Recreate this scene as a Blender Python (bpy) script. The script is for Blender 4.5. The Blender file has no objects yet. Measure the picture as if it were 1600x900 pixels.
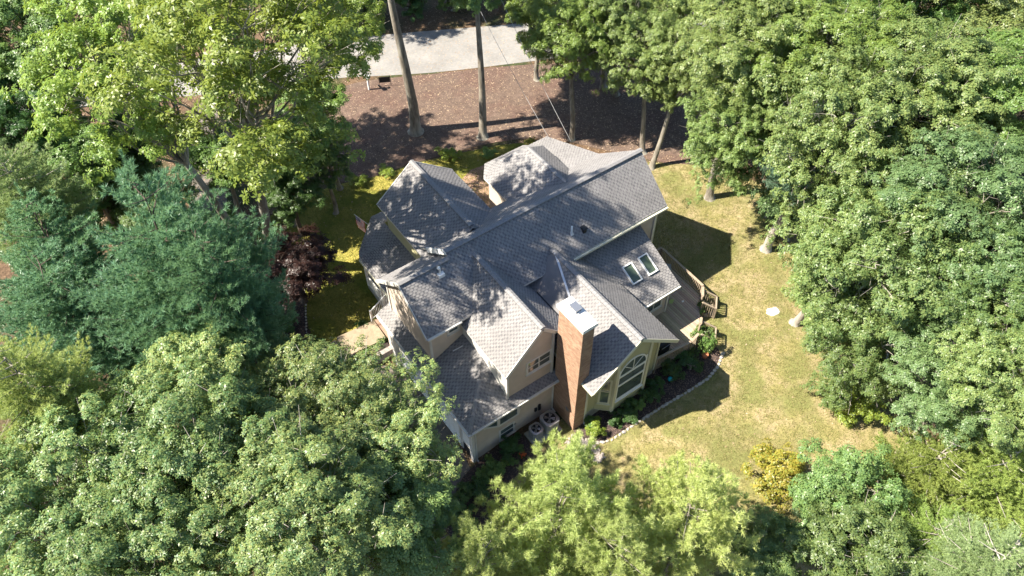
import bpy, math, random
import numpy as np
from mathutils import Vector, Matrix
rng = np.random.default_rng(7)
random.seed(7)
D = bpy.data
C = bpy.context.scene.collection

# ---------------------------------------------------------------- camera, sky, sun, exposure
CAM_P = (-9.807, -17.739, 39.631)
Fv = Vector((0.36354767, 0.51702663, -0.77493003)); Rv = Vector((0.81414545, -0.58063541, -0.00544990)); Uv = Vector((0.45276957, 0.62892447, 0.63202353))
cam = D.objects.new('camera', D.cameras.new('camera')); C.objects.link(cam)
cam.matrix_world = Matrix(((Rv.x, Uv.x, -Fv.x, CAM_P[0]), (Rv.y, Uv.y, -Fv.y, CAM_P[1]), (Rv.z, Uv.z, -Fv.z, CAM_P[2]), (0, 0, 0, 1)))
cam.data.sensor_width = 36; cam.data.lens = 28.436; cam.data.clip_end = 3000
bpy.context.scene.camera = cam
SUN_AZ, SUN_EL = math.radians(-28), math.radians(49)          # direction the light travels
world = D.worlds.new('World'); bpy.context.scene.world = world; world.use_nodes = True
wn = world.node_tree.nodes; bg = wn['Background']
sky = wn.new('ShaderNodeTexSky'); sky.sky_type = 'NISHITA'; sky.sun_disc = False
sky.sun_elevation = SUN_EL
# the sun stands at azimuth 152 degrees (ccw from +x); the node measures clockwise from +y
sky.sun_rotation = math.radians((90 - 152) % 360)
sky.air_density = 1.0; sky.dust_density = 0.6; sky.ozone_density = 3.0
world.node_tree.links.new(sky.outputs[0], bg.inputs[0]); bg.inputs[1].default_value = 0.078
sun = D.objects.new('sun', D.lights.new('sun', 'SUN')); C.objects.link(sun)
sun.data.energy = 5.0; sun.data.angle = math.radians(0.53); sun.data.color = (1.0, 0.925, 0.80)
sd = Vector((math.cos(SUN_EL) * math.cos(SUN_AZ), math.cos(SUN_EL) * math.sin(SUN_AZ), -math.sin(SUN_EL)))
sun.rotation_euler = sd.to_track_quat('-Z', 'Y').to_euler(); sun.location = (-20, 20, 60)
vs = bpy.context.scene.view_settings
vs.view_transform = 'Standard'; vs.look = 'None'; vs.exposure = 1.5; vs.gamma = 1.0

# ---------------------------------------------------------------- materials
def mat(name, base, rough=0.8, col2=None, nscale=3.0, detail=6, lo=0.35, hi=0.65, bump=0.0, bscale=40.0, spec=0.3,
        island=None, transl=0.0, tcol=None, metal=0.0, coords='Object', third=None, tscale=0.5, stretch=None, tone=None, mott=(), objr=0):
    m = D.materials.new(name); m.use_nodes = True; nt = m.node_tree; n = nt.nodes; L = nt.links.new
    p = n['Principled BSDF']; p.inputs['Roughness'].default_value = rough; p.inputs['Specular IOR Level'].default_value = spec
    p.inputs['Metallic'].default_value = metal
    tc = n.new('ShaderNodeTexCoord'); co = tc.outputs[coords]
    if stretch:
        mp = n.new('ShaderNodeMapping'); mp.inputs['Scale'].default_value = stretch; L(co, mp.inputs[0]); co = mp.outputs[0]
    def rgb(c):
        r = n.new('ShaderNodeRGB'); r.outputs[0].default_value = (*c, 1); return r.outputs[0]
    def mix(a, b, f, mode='MIX'):
        x = n.new('ShaderNodeMix'); x.data_type = 'RGBA'; x.blend_type = mode
        if hasattr(f, 'is_output'): L(f, x.inputs[0])
        else: x.inputs[0].default_value = f
        L(a, x.inputs[6]); L(b, x.inputs[7]); return x.outputs[2]
    def noise(sc, det=6):
        x = n.new('ShaderNodeTexNoise'); x.inputs['Scale'].default_value = sc; x.inputs['Detail'].default_value = det
        L(co, x.inputs['Vector']); return x.outputs[0]
    def ramp(v, a, b):
        x = n.new('ShaderNodeMapRange'); x.inputs[1].default_value = a; x.inputs[2].default_value = b; L(v, x.inputs[0]); return x.outputs[0]
    c = rgb(base)
    if col2: c = mix(c, rgb(col2), ramp(noise(nscale, detail), lo, hi))
    if third: c = mix(c, rgb(third), ramp(noise(tscale, 4), 0.47, 0.62))
    if island:
        g = n.new('ShaderNodeNewGeometry'); c = mix(c, rgb(island), g.outputs['Random Per Island'])
    if tone:
        a = n.new('ShaderNodeAttribute'); a.attribute_name = 'tone'; c = mix(c, rgb(tone), a.outputs['Fac'])
    for sc, am in mott:
        x = n.new('ShaderNodeMapRange'); x.inputs[1].default_value = .3; x.inputs[2].default_value = .7; x.inputs[3].default_value = 1 - am; x.inputs[4].default_value = 1 + am * .8; x.clamp = False
        L(noise(sc, 5), x.inputs[0]); k_ = n.new('ShaderNodeCombineColor'); [L(x.outputs[0], k_.inputs[i]) for i in range(3)]; c = mix(c, k_.outputs[0], 1.0, 'MULTIPLY')
    if objr:
        oi = n.new('ShaderNodeObjectInfo'); hs = n.new('ShaderNodeHueSaturation'); x = n.new('ShaderNodeMapRange'); x.inputs[3].default_value = 0.5 - .014 * objr; x.inputs[4].default_value = 0.5 + .016 * objr
        L(oi.outputs['Random'], x.inputs[0]); L(x.outputs[0], hs.inputs['Hue']); y = n.new('ShaderNodeMath'); y.operation = 'PINGPONG'; y.inputs[1].default_value = .23; L(oi.outputs['Random'], y.inputs[0])
        z = n.new('ShaderNodeMapRange'); z.inputs[2].default_value = .23; z.inputs[3].default_value = .80; z.inputs[4].default_value = 1.18; L(y.outputs[0], z.inputs[0]); L(z.outputs[0], hs.inputs['Value']); L(c, hs.inputs['Color']); c = hs.outputs[0]
    L(c, p.inputs['Base Color'])
    if bump:
        b = n.new('ShaderNodeBump'); b.inputs['Strength'].default_value = bump; b.inputs['Distance'].default_value = 0.03
        L(noise(bscale, 5), b.inputs['Height']); L(b.outputs[0], p.inputs['Normal'])
    if transl:
        t = n.new('ShaderNodeBsdfTranslucent'); s = n.new('ShaderNodeMixShader'); s.inputs[0].default_value = transl
        if tcol: L(mix(c, rgb(tcol), 0.6), t.inputs[0])
        else: L(c, t.inputs[0])
        L(p.outputs[0], s.inputs[1]); L(t.outputs[0], s.inputs[2]); L(s.outputs[0], n['Material Output'].inputs[0])
    return m
M = {}
M['forest'] = mat('forest_floor_litter', (.09, .055, .032), .95, (.17, .11, .065), 9, bump=.8, bscale=25, third=(.05, .06, .022), tscale=.25, mott=((3, .3), (16, .35)))
M['mulch'] = mat('bark_mulch', (.12, .082, .062), .95, (.18, .128, .10), 22, bump=1.0, bscale=45, third=(.14, .088, .068), tscale=.35, mott=((2.2, .22), (9, .3)))
M['mulch_dark'] = mat('dark_bark_mulch', (.035, .026, .026), .95, (.075, .052, .048), 25, bump=.9, bscale=45)
M['lawn'] = mat('dry_lawn', (.25, .22, .085), .9, (.34, .272, .15), 1.1, 10, .38, .62, bump=.5, bscale=70, third=(.19, .19, .065), tscale=.5, mott=((5, .16), (17, .28), (.35, .12)))
M['lawn2'] = mat('side_lawn', (.28, .25, .055), .9, (.36, .30, .07), 1.0, 8, bump=.5, bscale=70, third=(.17, .19, .03), tscale=.4, mott=((5, .2), (15, .25)))
M['asphalt'] = mat('weathered_asphalt', (.235, .225, .212), .9, (.275, .262, .245), 5, 10, bump=.25, bscale=90, mott=((.6, .14), (26, .12)))
M['drive'] = mat('driveway_asphalt', (.12, .11, .10), .9, (.18, .155, .13), 4, 8, bump=.3, bscale=60)
M['flag'] = mat('sandstone_paving', (.36, .29, .2), .85, (.28, .22, .15), 5, 8, bump=.3, bscale=50)
M['brickpave'] = mat('brick_paving', (.30, .17, .12), .9, (.4, .27, .2), 14, bump=.4)
M['shingle'] = mat('grey_shingle', (.29, .277, .272), .95, (.235, .226, .223), 30, island=(.265, .253, .247), tone=(.115, .112, .118), bump=.3, bscale=120, mott=((.7, .10), (3.5, .09)))
M['roofdeck'] = mat('roof_edge_dark', (.07, .07, .075), .9)
M['cap'] = mat('ridge_cap_shingle', (.27, .262, .26), .95, (.215, .21, .21), 12, bump=.3, bscale=100)
M['membrane'] = mat('roof_membrane', (.17, .165, .168), .75, (.21, .2, .2), 1.5, bump=.1)
M['flash'] = mat('aluminium_flashing', (.7, .7, .7), .45, metal=.3)
M['siding'] = mat('tan_siding', (.54, .455, .375), .7, (.49, .415, .34), 2, mott=((1.3, .06),), bump=.05)
M['siding_g'] = mat('khaki_siding', (.44, .41, .24), .7, (.41, .38, .22), 2)
M['trim'] = mat('white_trim', (.66, .64, .59), .6, (.56, .54, .50), 1.6)
M['creamtrim'] = mat('cream_trim', (.62, .60, .46), .6, (.54, .52, .40), 1.6)
M['brick'] = mat('red_brick', (.42, .27, .18), .85, (.46, .31, .21), 9, mott=((1.1, .15),), island=(.32, .19, .125), bump=.3, bscale=60)
M['mortar'] = mat('mortar', (.37, .29, .22), .95, (.31, .24, .18), 9)
M['capstone'] = mat('chimney_cap_concrete', (.78, .76, .72), .8, (.66, .64, .59), 2.5, mott=((6, .07),), bump=.2)
M['glass'] = mat('window_glass', (.06, .085, .09), .05, (.10, .13, .13), 2.2, spec=1.0)
M['glasslit'] = mat('skylight_glass', (.06, .09, .06), .08, (.09, .12, .085), 3, spec=.7)
M['metal'] = mat('galvanised_metal', (.42, .43, .45), .4, metal=.8)
M['acgrey'] = mat('painted_grey_metal', (.30, .30, .28), .5, (.26, .26, .25), 6)
M['wire'] = mat('cable_grey', (.28, .28, .28), .6)
M['dark'] = mat('dark_plastic', (.02, .022, .025), .5)
M['deck'] = mat('weathered_deck_board', (.40, .32, .235), .85, (.30, .235, .17), 2.5, island=(.47, .38, .28), objr=2, stretch=(1, 8, 1), bump=.2)
M['rail'] = mat('weathered_rail_wood', (.38, .30, .22), .8, (.32, .25, .18), 6)
M['stone'] = mat('pale_fieldstone', (.46, .42, .37), .9, (.33, .30, .27), 5, bump=.5, bscale=30)
M['stone2'] = mat('greyish_rubble', (.38, .33, .30), .9, (.26, .23, .21), 6, bump=.5, bscale=30)
M['conc'] = mat('concrete', (.42, .39, .34), .9, (.34, .31, .27), 6, bump=.3)
M['bark'] = mat('grey_bark', (.27, .24, .195), .95, (.145, .125, .10), 7, stretch=(1, 1, .25), bump=.9, bscale=22, third=(.33, .31, .26), tscale=1.2, mott=((5, .2),))
M['barkpale'] = mat('pale_bark', (.44, .40, .34), .95, (.28, .245, .205), 7, stretch=(1, 1, .25), bump=.8, bscale=22, third=(.42, .39, .34), tscale=1.2)
M['barkdark'] = mat('dark_bark', (.13, .1, .08), .95, (.07, .055, .045), 8, bump=.9, bscale=22)
M['white'] = mat('white_paint', (.8, .8, .78), .5)
M['teal'] = mat('teal_glazed_ball', (.02, .35, .42), .2)
M['terra'] = mat('terracotta', (.45, .16, .08), .8)
M['redflower'] = mat('red_petals', (.6, .05, .02), .6, island=(.7, .16, .04), transl=.2)
M['redcloth'] = mat('red_cloth', (.5, .03, .03), .7); M['bluecloth'] = mat('blue_cloth', (.02, .035, .16), .7)
M['straw'] = mat('dry_grass_blade', (.35, .29, .13), .8, island=(.19, .215, .06), transl=.25)
M['grass2'] = mat('green_grass_blade', (.25, .24, .04), .8, island=(.14, .18, .03), transl=.25)
M['litter'] = mat('dry_fallen_leaf', (.25, .16, .095), .85, island=(.50, .38, .26))
M['chips'] = mat('mulch_chip', (.11, .073, .056), .9, island=(.26, .185, .145))
LEAF = dict(
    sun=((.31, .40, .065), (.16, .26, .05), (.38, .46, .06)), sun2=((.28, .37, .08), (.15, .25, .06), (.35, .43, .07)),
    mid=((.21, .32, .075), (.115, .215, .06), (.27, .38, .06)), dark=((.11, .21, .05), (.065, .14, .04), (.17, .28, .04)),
    blue=((.24, .34, .10), (.115, .205, .075), (.28, .38, .07)), pale=((.385, .44, .14), (.13, .25, .10), (.32, .42, .09)),
    right=((.31, .37, .115), (.15, .235, .08), (.30, .39, .085)), right2=((.22, .32, .12), (.12, .21, .085), (.25, .36, .09)),
    right3=((.29, .36, .105), (.15, .24, .075), (.30, .39, .085)), red=((.065, .032, .024), (.032, .017, .016), (.12, .045, .028)),
    teal=((.265, .44, .23), (.145, .30, .17), (.28, .42, .17)), gold=((.60, .66, .24), (.40, .49, .18), (.58, .66, .19)),
    lime=((.46, .56, .15), (.28, .40, .11), (.50, .58, .12)), soft=((.46, .56, .25), (.30, .42, .19), (.46, .56, .2)),
    bluepine=((.28, .42, .28), (.18, .30, .20), (.3, .42, .22)), yellow=((.44, .37, .06), (.20, .26, .045), (.5, .44, .06)),
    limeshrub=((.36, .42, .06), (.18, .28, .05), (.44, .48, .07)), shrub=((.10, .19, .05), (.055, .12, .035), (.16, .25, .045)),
    hosta=((.21, .32, .075), (.11, .20, .06), (.27, .36, .07)))
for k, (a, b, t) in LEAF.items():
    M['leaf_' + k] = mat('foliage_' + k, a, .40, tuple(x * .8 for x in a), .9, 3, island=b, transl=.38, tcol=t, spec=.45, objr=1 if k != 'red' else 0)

# ---------------------------------------------------------------- object helpers
def mk(name, verts, faces, m, parent=None, smooth=False, loc=None):
    me = D.meshes.new(name); me.from_pydata([tuple(map(float, v)) for v in verts] if not isinstance(verts, np.ndarray) else verts.tolist(), [], faces if isinstance(faces, list) else faces.tolist())
    if m is not None: me.materials.append(m)
    if smooth: me.polygons.foreach_set('use_smooth', [True] * len(me.polygons))
    me.update(); o = D.objects.new(name, me); C.objects.link(o)
    if loc: o.location = loc
    if parent is not None: o.parent = parent
    return o
def tag(o, label=None, cat=None, group=None, kind=None):
    if label: o['label'] = label
    if cat: o['category'] = cat
    if group: o['group'] = group
    if kind: o['kind'] = kind
    return o
def thing(name, label, cat, loc=(0, 0, 0), group=None, rz=0):
    o = D.objects.new(name, None); C.objects.link(o); o.location = loc; o.rotation_euler = (0, 0, rz); o.empty_display_size = .2
    return tag(o, label, cat, group)
def copy_tree(o, parent=None):
    c = o.copy(); C.objects.link(c); c.parent = parent
    for ch in list(o.children): copy_tree(ch, c)
    return c
class MB:
    def __init__(s): s.v = []; s.f = []
    def add(s, vs, fs):
        b = len(s.v); s.v += [tuple(map(float, v)) for v in vs]; s.f += [tuple(i + b for i in f) for f in fs]; return s
    def box(s, x0, y0, z0, x1, y1, z1):
        return s.add([(x0, y0, z0), (x1, y0, z0), (x1, y1, z0), (x0, y1, z0), (x0, y0, z1), (x1, y0, z1), (x1, y1, z1), (x0, y1, z1)],
                     [(3, 2, 1, 0), (4, 5, 6, 7), (0, 1, 5, 4), (1, 2, 6, 5), (2, 3, 7, 6), (3, 0, 4, 7)])
    def bar(s, a, b, w, h=None, up=(0, 0, 1)):
        a = Vector(a); b = Vector(b); h = h or w; d = (b - a).normalized(); u = Vector(up)
        if abs(d.dot(u)) > .98: u = Vector((1, 0, 0))
        r = d.cross(u).normalized(); t = r.cross(d)
        vs = [p + r * sx * w / 2 + t * sz * h / 2 for p in (a, b) for sx, sz in ((-1, -1), (1, -1), (1, 1), (-1, 1))]
        return s.add(vs, [(0, 1, 2, 3), (7, 6, 5, 4), (0, 4, 5, 1), (1, 5, 6, 2), (2, 6, 7, 3), (3, 7, 4, 0)])
    def tube(s, pts, rads, n=8, cap=True):
        pts = [Vector(p) for p in pts]; rings = []
        for i, p in enumerate(pts):
            d = (pts[min(i + 1, len(pts) - 1)] - pts[max(i - 1, 0)]).normalized()
            u = Vector((0, 1, 0)) if abs(d.z) > .9 else Vector((0, 0, 1)); r = d.cross(u).normalized(); t = r.cross(d)
            rings.append([p + (r * math.cos(2 * math.pi * k / n) + t * math.sin(2 * math.pi * k / n)) * rads[i] for k in range(n)])
        fs = []
        for i in range(len(pts) - 1):
            for k in range(n): fs.append((i * n + k, i * n + (k + 1) % n, (i + 1) * n + (k + 1) % n, (i + 1) * n + k))
        if cap: fs += [tuple(range(n - 1, -1, -1)), tuple((len(pts) - 1) * n + k for k in range(n))]
        return s.add([v for r_ in rings for v in r_], fs)
    def prism(s, poly, z0, z1):
        n = len(poly)
        return s.add([(x, y, z0) for x, y in poly] + [(x, y, z1) for x, y in poly],
                     [tuple(range(n - 1, -1, -1)), tuple(range(n, 2 * n))] + [(i, (i + 1) % n, n + (i + 1) % n, n + i) for i in range(n)])
    def build(s, name, m, parent=None, smooth=False): return mk(name, s.v, s.f, m, parent, smooth)
def sstep(a, b, x):
    t = min(1, max(0, (x - a) / (b - a))); return t * t * (3 - 2 * t)
def gh(x, y): return -.4 + .4 * sstep(0, 4, x) + .45 * sstep(5, 11, x)   # the lot rises gently from the drive to the back lawn
def chaikin(p, k=2):
    for _ in range(k):
        q = []
        for i in range(len(p)):
            a, b = p[i], p[(i + 1) % len(p)]
            q += [(a[0] * .75 + b[0] * .25, a[1] * .75 + b[1] * .25), (a[0] * .25 + b[0] * .75, a[1] * .25 + b[1] * .75)]
        p = q
    return p
def inside(p, poly):
    x, y = p; c = False
    for i in range(len(poly)):
        (x1, y1), (x2, y2) = poly[i], poly[i - 1]
        if (y1 > y) != (y2 > y) and x < (x2 - x1) * (y - y1) / (y2 - y1) + x1: c = not c
    return c
def clip(poly, cl):                                             # convex clip, cl counter-clockwise
    out = poly
    for i in range(len(cl)):
        a, b = cl[i], cl[(i + 1) % len(cl)]; src = out; out = []
        if not src: return []
        def sd_(p): return (b[0] - a[0]) * (p[1] - a[1]) - (b[1] - a[1]) * (p[0] - a[0])
        for j in range(len(src)):
            p, q = src[j], src[(j + 1) % len(src)]; dp, dq = sd_(p), sd_(q)
            if dp >= 0: out.append(p)
            if (dp > 0 > dq) or (dp < 0 < dq):
                t = dp / (dp - dq); out.append((p[0] + (q[0] - p[0]) * t, p[1] + (q[1] - p[1]) * t))
    return out
def ccw(p):
    a = sum(p[i - 1][0] * p[i][1] - p[i][0] * p[i - 1][1] for i in range(len(p)))
    return p if a > 0 else p[::-1]
# sheets laid on the sloping ground: strips clipped against the outline, each sheet 4 mm above the one below
def sheet(name, poly, m, lift, cell=.5, kind='structure', parent=None):
    xs = [p[0] for p in poly]; x0, x1 = min(xs), max(xs)
    import bmesh
    bm = bmesh.new(); f = bm.faces.new([bm.verts.new((x, y, 0)) for x, y in poly]); f.normal_update()
    if f.normal.z < 0: f.normal_flip()
    x = 0.
    while x < 11.01:
        if x0 < x < x1: bmesh.ops.bisect_plane(bm, geom=bm.verts[:] + bm.edges[:] + bm.faces[:], plane_co=(x, 0, 0), plane_no=(1, 0, 0))
        x += cell
    for v in bm.verts: v.co.z = gh(v.co.x, v.co.y) + lift
    bmesh.ops.triangulate(bm, faces=bm.faces[:])
    me = D.meshes.new(name); bm.to_mesh(me); bm.free(); me.materials.append(m)
    o = D.objects.new(name, me); C.objects.link(o)
    if kind: o['kind'] = kind
    if parent is not None: o.parent = parent
    return o
# ---------------------------------------------------------------- ground sheets
BIG = [(-260, -260), (320, -260), (320, 340), (-260, 340)]
sheet('ground', BIG, M['forest'], 0, cell=.5)
ROAD = chaikin([(-30, 60), (-14, 54), (1.5, 44.2), (7.1, 41.2), (12.9, 38.5), (17.7, 36.1), (24.4, 32.5), (28.4, 30.5), (33.3, 27.8), (55, 15), (52, 10), (30, 23.9), (22.9, 27.1), (17.4, 29.6), (13.8, 31.6), (9.95, 34), (5.1, 36.9), (-4, 42), (-18, 48), (-34, 52)])
MUL = chaikin([(9.65, 33.4), (17.3, 29.5), (23.9, 26.3), (30.5, 21.4), (32.4, 15.3), (28.9, 10.3), (25.1, 10.1), (23.6, 12.1), (21.9, 14.4), (18.9, 18.8), (15, 20.6), (12.1, 21.3), (7.9, 22.4), (4.7, 23.2), (3.5, 25.5), (4, 29), (5.9, 32)])
LR = chaikin([(23.8, 11.6), (26.0, 9.8), (28.3, 6.5), (27.6, 2), (24.8, -3), (22.5, -7.5), (21.5, -11), (19.5, -14.5), (15, -17), (9, -15.5), (5, -11.5), (1.0, -6.5), (-.4, -3.9), (.8, -1.6), (3, -1.2), (4, -.4), (9, -1), (14, 3), (16, 14), (20, 15)])
LL = chaikin([(16.5, 19.6), (12.1, 21.1), (7.3, 22.4), (4.5, 23.6), (0, 24.2), (-2.6, 23.4), (-2.6, 19.1), (-2.1, 16.2), (-3.4, 13.2), (-2.5, 11.2), (1.0, 11.2), (2, 13), (6, 14), (9.5, 14), (14.3, 14), (17, 15.5), (18.5, 18)])
DR = chaikin([(.22, 8.7), (-2.4, 8.8), (-4.6, 9.4), (-5.0, 12.5), (-5.1, 16), (-4.8, 20), (-3.6, 24.5), (-1.6, 30), (2.4, 38), (-.2, 39.5), (-4.0, 31), (-6.0, 25.5), (-6.9, 20.5), (-7.0, 14), (-6.3, 10), (-5.2, 7.5), (-4.3, 5), (-4.2, 0), (-3.9, -2.6), (-1.8, -1.2), (.22, -.3)])
FB = chaikin([(.2, .1), (3.2, .25), (3.25, -.6), (3.1, -1.5), (2.3, -1.7), (1.1, -1.9), (.2, -2.6), (-1.4, -4.2), (-3.4, -4.4), (-3.6, -3.0), (-2.1, -1.1), (-1.0, -.2)])
BB = chaikin([(5.6, -1.3), (5.6, -2.1), (6.0, -2.9), (6.9, -3.2), (9.0, -3.3), (10.8, -3.4), (12.2, -3.5), (13.8, -3.5), (14.7, -3.3), (15.8, -2.7), (15.7, -1.3), (14.4, -1.0), (11.5, -1.0), (8, -1.0)])
GB = chaikin([(-2.7, 22.2), (-1, 20.5), (-1.6, 18), (-1.95, 16.2), (-3.3, 13.2), (-2.6, 11.5), (-3.7, 10.9), (-4.7, 10.4), (-6.2, 12.0), (-6.1, 17.5), (-4.6, 21.5)])
sheet('road', ROAD, M['asphalt'], .008)
sheet('driveway', DR, M['drive'], .008)
sheet('mulch_bed', MUL, M['mulch'], .012)
sheet('back_lawn', LR, M['lawn'], .016)
sheet('side_lawn', LL, M['lawn2'], .020)
sheet('flower_bed', FB, M['mulch_dark'], .024); sheet('flower_bed', BB, M['mulch_dark'], .024); sheet('garden_bed', GB, M['mulch_dark'], .024)
sheet('patio', [(8.1, 10.2), (9.9, 10.2), (10.4, 13.6), (13.4, 13.8), (14.4, 13.2), (15.2, 18.6), (12.4, 18.9), (9.6, 17.6), (8.2, 16.4)], M['brickpave'], .028)
# scattered leaves and grass blades: uncountable ground stuff
def inside_np(X, Y, poly):
    c = np.zeros(len(X), bool)
    for i in range(len(poly)):
        (x1, y1), (x2, y2) = poly[i], poly[i - 1]
        if y1 == y2: continue
        c ^= ((y1 > Y) != (y2 > Y)) & (X < (x2 - x1) * (Y - y1) / (y2 - y1) + x1)
    return c
def gh_np(X):
    f = lambda a, b: (lambda t: t * t * (3 - 2 * t))(np.clip((X - a) / (b - a), 0, 1)); return -.4 + .4 * f(0, 4) + .45 * f(5, 11)
def scatter(name, polys, n, m, size, up, lift, holes=(), seed=1, asp=1.0, clump=0):
    r = np.random.default_rng(seed); VV = []; nv = 3 if up else 4
    for P, k in zip(polys, n):
        a, b = min(p[0] for p in P), max(p[0] for p in P); c, d = min(p[1] for p in P), max(p[1] for p in P)
        X = a + (b - a) * r.random(k); Y = c + (d - c) * r.random(k)
        if clump: j = r.integers(0, max(1, k // clump), k); X = X[j] + r.normal(size=k) * .07; Y = Y[j] + r.normal(size=k) * .07
        ok = inside_np(X, Y, P)
        for h_ in holes: ok &= ~inside_np(X, Y, h_)
        X, Y = X[ok], Y[ok]; k = len(X); Z = gh_np(X) + lift; an = r.random(k) * 6.283; s = size * (.6 + .8 * r.random(k)); ca, sa = np.cos(an) * s, np.sin(an) * s; J = r.random((k, 3))
        V = np.empty((k, nv, 3))
        if up:
            V[:, 0] = np.stack([X - sa * .16, Y + ca * .16, Z], 1); V[:, 1] = np.stack([X + sa * .16, Y - ca * .16, Z], 1); V[:, 2] = np.stack([X + ca * .6, Y + sa * .6, Z + s * (.45 + J[:, 0] * .4)], 1)
        else:
            t = s * .18
            V[:, 0] = np.stack([X - ca, Y - sa, Z + J[:, 0] * t], 1); V[:, 1] = np.stack([X + sa * .5 * asp, Y - ca * .5 * asp, Z + J[:, 1] * t], 1)
            V[:, 2] = np.stack([X + ca, Y + sa, Z + J[:, 2] * t], 1); V[:, 3] = np.stack([X - sa * .5 * asp, Y + ca * .5 * asp, Z + t * .5], 1)
        VV.append(V)
    V = np.concatenate(VV); k = len(V); me = D.meshes.new(name); me.vertices.add(nv * k); me.vertices.foreach_set('co', V.astype(np.float32).ravel())
    me.loops.add(nv * k); me.loops.foreach_set('vertex_index', np.arange(nv * k, dtype=np.int32)); me.polygons.add(k)
    me.polygons.foreach_set('loop_start', np.arange(0, nv * k, nv, dtype=np.int32)); me.polygons.foreach_set('loop_total', np.full(k, nv, np.int32)); me.update(calc_edges=True)
    me.materials.append(m); o = D.objects.new(name, me); C.objects.link(o); return tag(o, kind='stuff')
HOUSEFP = [(0, 0), (11.5, -1.4), (17, 1), (17, 15.7), (10, 16), (1, 16.5)]
tag(scatter('grass', [LR, LR], [330000, 60000], M['straw'], .085, True, .016, holes=(BB, FB, HOUSEFP), seed=2, clump=5), 'dry pale grass of the lawn behind the house', 'grass')
tag(scatter('grass', [LL], [110000], M['grass2'], .09, True, .02, seed=3), 'greener grass on the shaded side lawn', 'grass')
tag(scatter('fallen_leaves', [MUL, [(-14, -6), (2, -6), (2, 45), (-14, 45)], [(2, 23), (40, 23), (40, 60), (2, 60)], [(16, -18), (38, -18), (38, 22), (16, 22)]], [3500, 16000, 12000, 16000], M['litter'], .055, False, .014, holes=(LR, LL), seed=4), 'dry fallen leaves strewn on the mulch and under the trees', 'leaves')
tag(scatter('mulch_chips', [MUL, BB, FB, GB], [38000, 5000, 4000, 6000], M['chips'], .05, False, .026, seed=5, asp=.5), 'bark chips of the mulch beds', 'bark mulch')
tag(scatter('lawn_leaves', [LR, LL], [900, 500], M['litter'], .06, False, .03, holes=(BB, FB, HOUSEFP), seed=8), 'few dry leaves lying on the lawns', 'leaves')
# ---------------------------------------------------------------- house builders
def roof(parent, pts, name='roof', thick=.14, m=None, fascia='trim', seed=0, shingled=True):
    P = [Vector(p) for p in pts]; n = (P[1] - P[0]).cross(P[2] - P[0]).normalized()
    if n.z < 0: P = P[::-1]; n = -n
    k = len(P); up = Vector((0, 0, thick))
    vs = P + [p - up for p in P]
    o = mk(name, vs, [tuple(range(k)), tuple(range(2 * k - 1, k - 1, -1))] + [((i + 1) % k, i, k + i, k + (i + 1) % k) for i in range(k)], M['roofdeck'], parent)
    o.data.materials.append(M[fascia])
    for i in range(1, k + 2): o.data.polygons[i].material_index = 1
    if not shingled: return o
    u = Vector((0, 0, 1)).cross(n); u = u.normalized() if u.length > .01 else Vector((1, 0, 0)); w = n.cross(u)
    if w.z < 0: w = -w; u = -u
    o0 = P[0]; uv = ccw([((p - o0).dot(u), (p - o0).dot(w)) for p in P])
    u0, u1 = min(a for a, b in uv), max(a for a, b in uv); v0, v1 = min(b for a, b in uv), max(b for a, b in uv)
    r = random.Random(seed * 31 + k); V = []; Fc = []; tone = []
    ex = .132; j = 0
    while v0 + j * ex < v1:
        vb = v0 + j * ex; gx = u0 - .27 + (j % 2) * .13 + r.uniform(-.03, .03); s = 0; xe = gx
        while xe < u1:
            x = xe; s2 = s; gx += .09 if s else .17; xe = gx + r.uniform(-.02, .02); wd = xe - x
            q = clip([(x, vb), (x + wd, vb), (x + wd, vb + ex), (x, vb + ex)], uv)
            if len(q) >= 3:
                lip = (.016 if not s else .008) + r.random() * .003
                b0 = len(V); nb = len(q)
                for a, b in q:
                    V.append(o0 + u * a + w * b + n * (.004 + lip * (1 - (b - vb) / ex)))
                lowi = [i for i in range(nb) if abs(q[i][1] - vb) < 1e-6]
                Fc.append(tuple(range(b0, b0 + nb))); t = (r.uniform(.45, .8) if s else r.uniform(0, .2)); tone.append(t)
                if len(lowi) == 2:
                    a, b = q[lowi[0]], q[lowi[1]]
                    V += [o0 + u * a[0] + w * a[1] + n * .001, o0 + u * b[0] + w * b[1] + n * .001]
                    Fc.append((b0 + lowi[0], b0 + lowi[1], b0 + nb + 1, b0 + nb)); tone.append(t)
            s ^= 1
        j += 1
    sh = mk('shingles', V, Fc, M['shingle'], o); sh['kind'] = 'stuff'
    at = sh.data.attributes.new('tone', 'FLOAT', 'FACE'); at.data.foreach_set('value', np.array(tone, np.float32))
    return o
def ridge(parent, a, b, w=.30, name='ridge_cap', vent=False):
    a, b = Vector(a), Vector(b); L = (b - a).length; n = max(2, int(L / .22)); mb = MB(); d = (b - a) / n
    side = d.cross(Vector((0, 0, 1))).normalized(); h = .07 if vent else .035; dp = w * .22
    for i in range(n):
        p = a + d * i; q = p + d * 1.08
        up0 = Vector((0, 0, h + .012)); up1 = Vector((0, 0, h))
        vs = [p - side * w / 2 - Vector((0, 0, dp)) + up0, p + up0, p + side * w / 2 - Vector((0, 0, dp)) + up0,
              q - side * w / 2 - Vector((0, 0, dp)) + up1, q + up1, q + side * w / 2 - Vector((0, 0, dp)) + up1]
        mb.add(vs + [v - Vector((0, 0, h * .9)) for v in vs], [(0, 1, 4, 3), (1, 2, 5, 4), (6, 0, 3, 9), (2, 8, 11, 5), (6, 7, 1, 0), (7, 8, 2, 1), (9, 3, 4, 10), (10, 4, 5, 11)])
    o = mb.build(name, M['cap'], parent); return o
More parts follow.
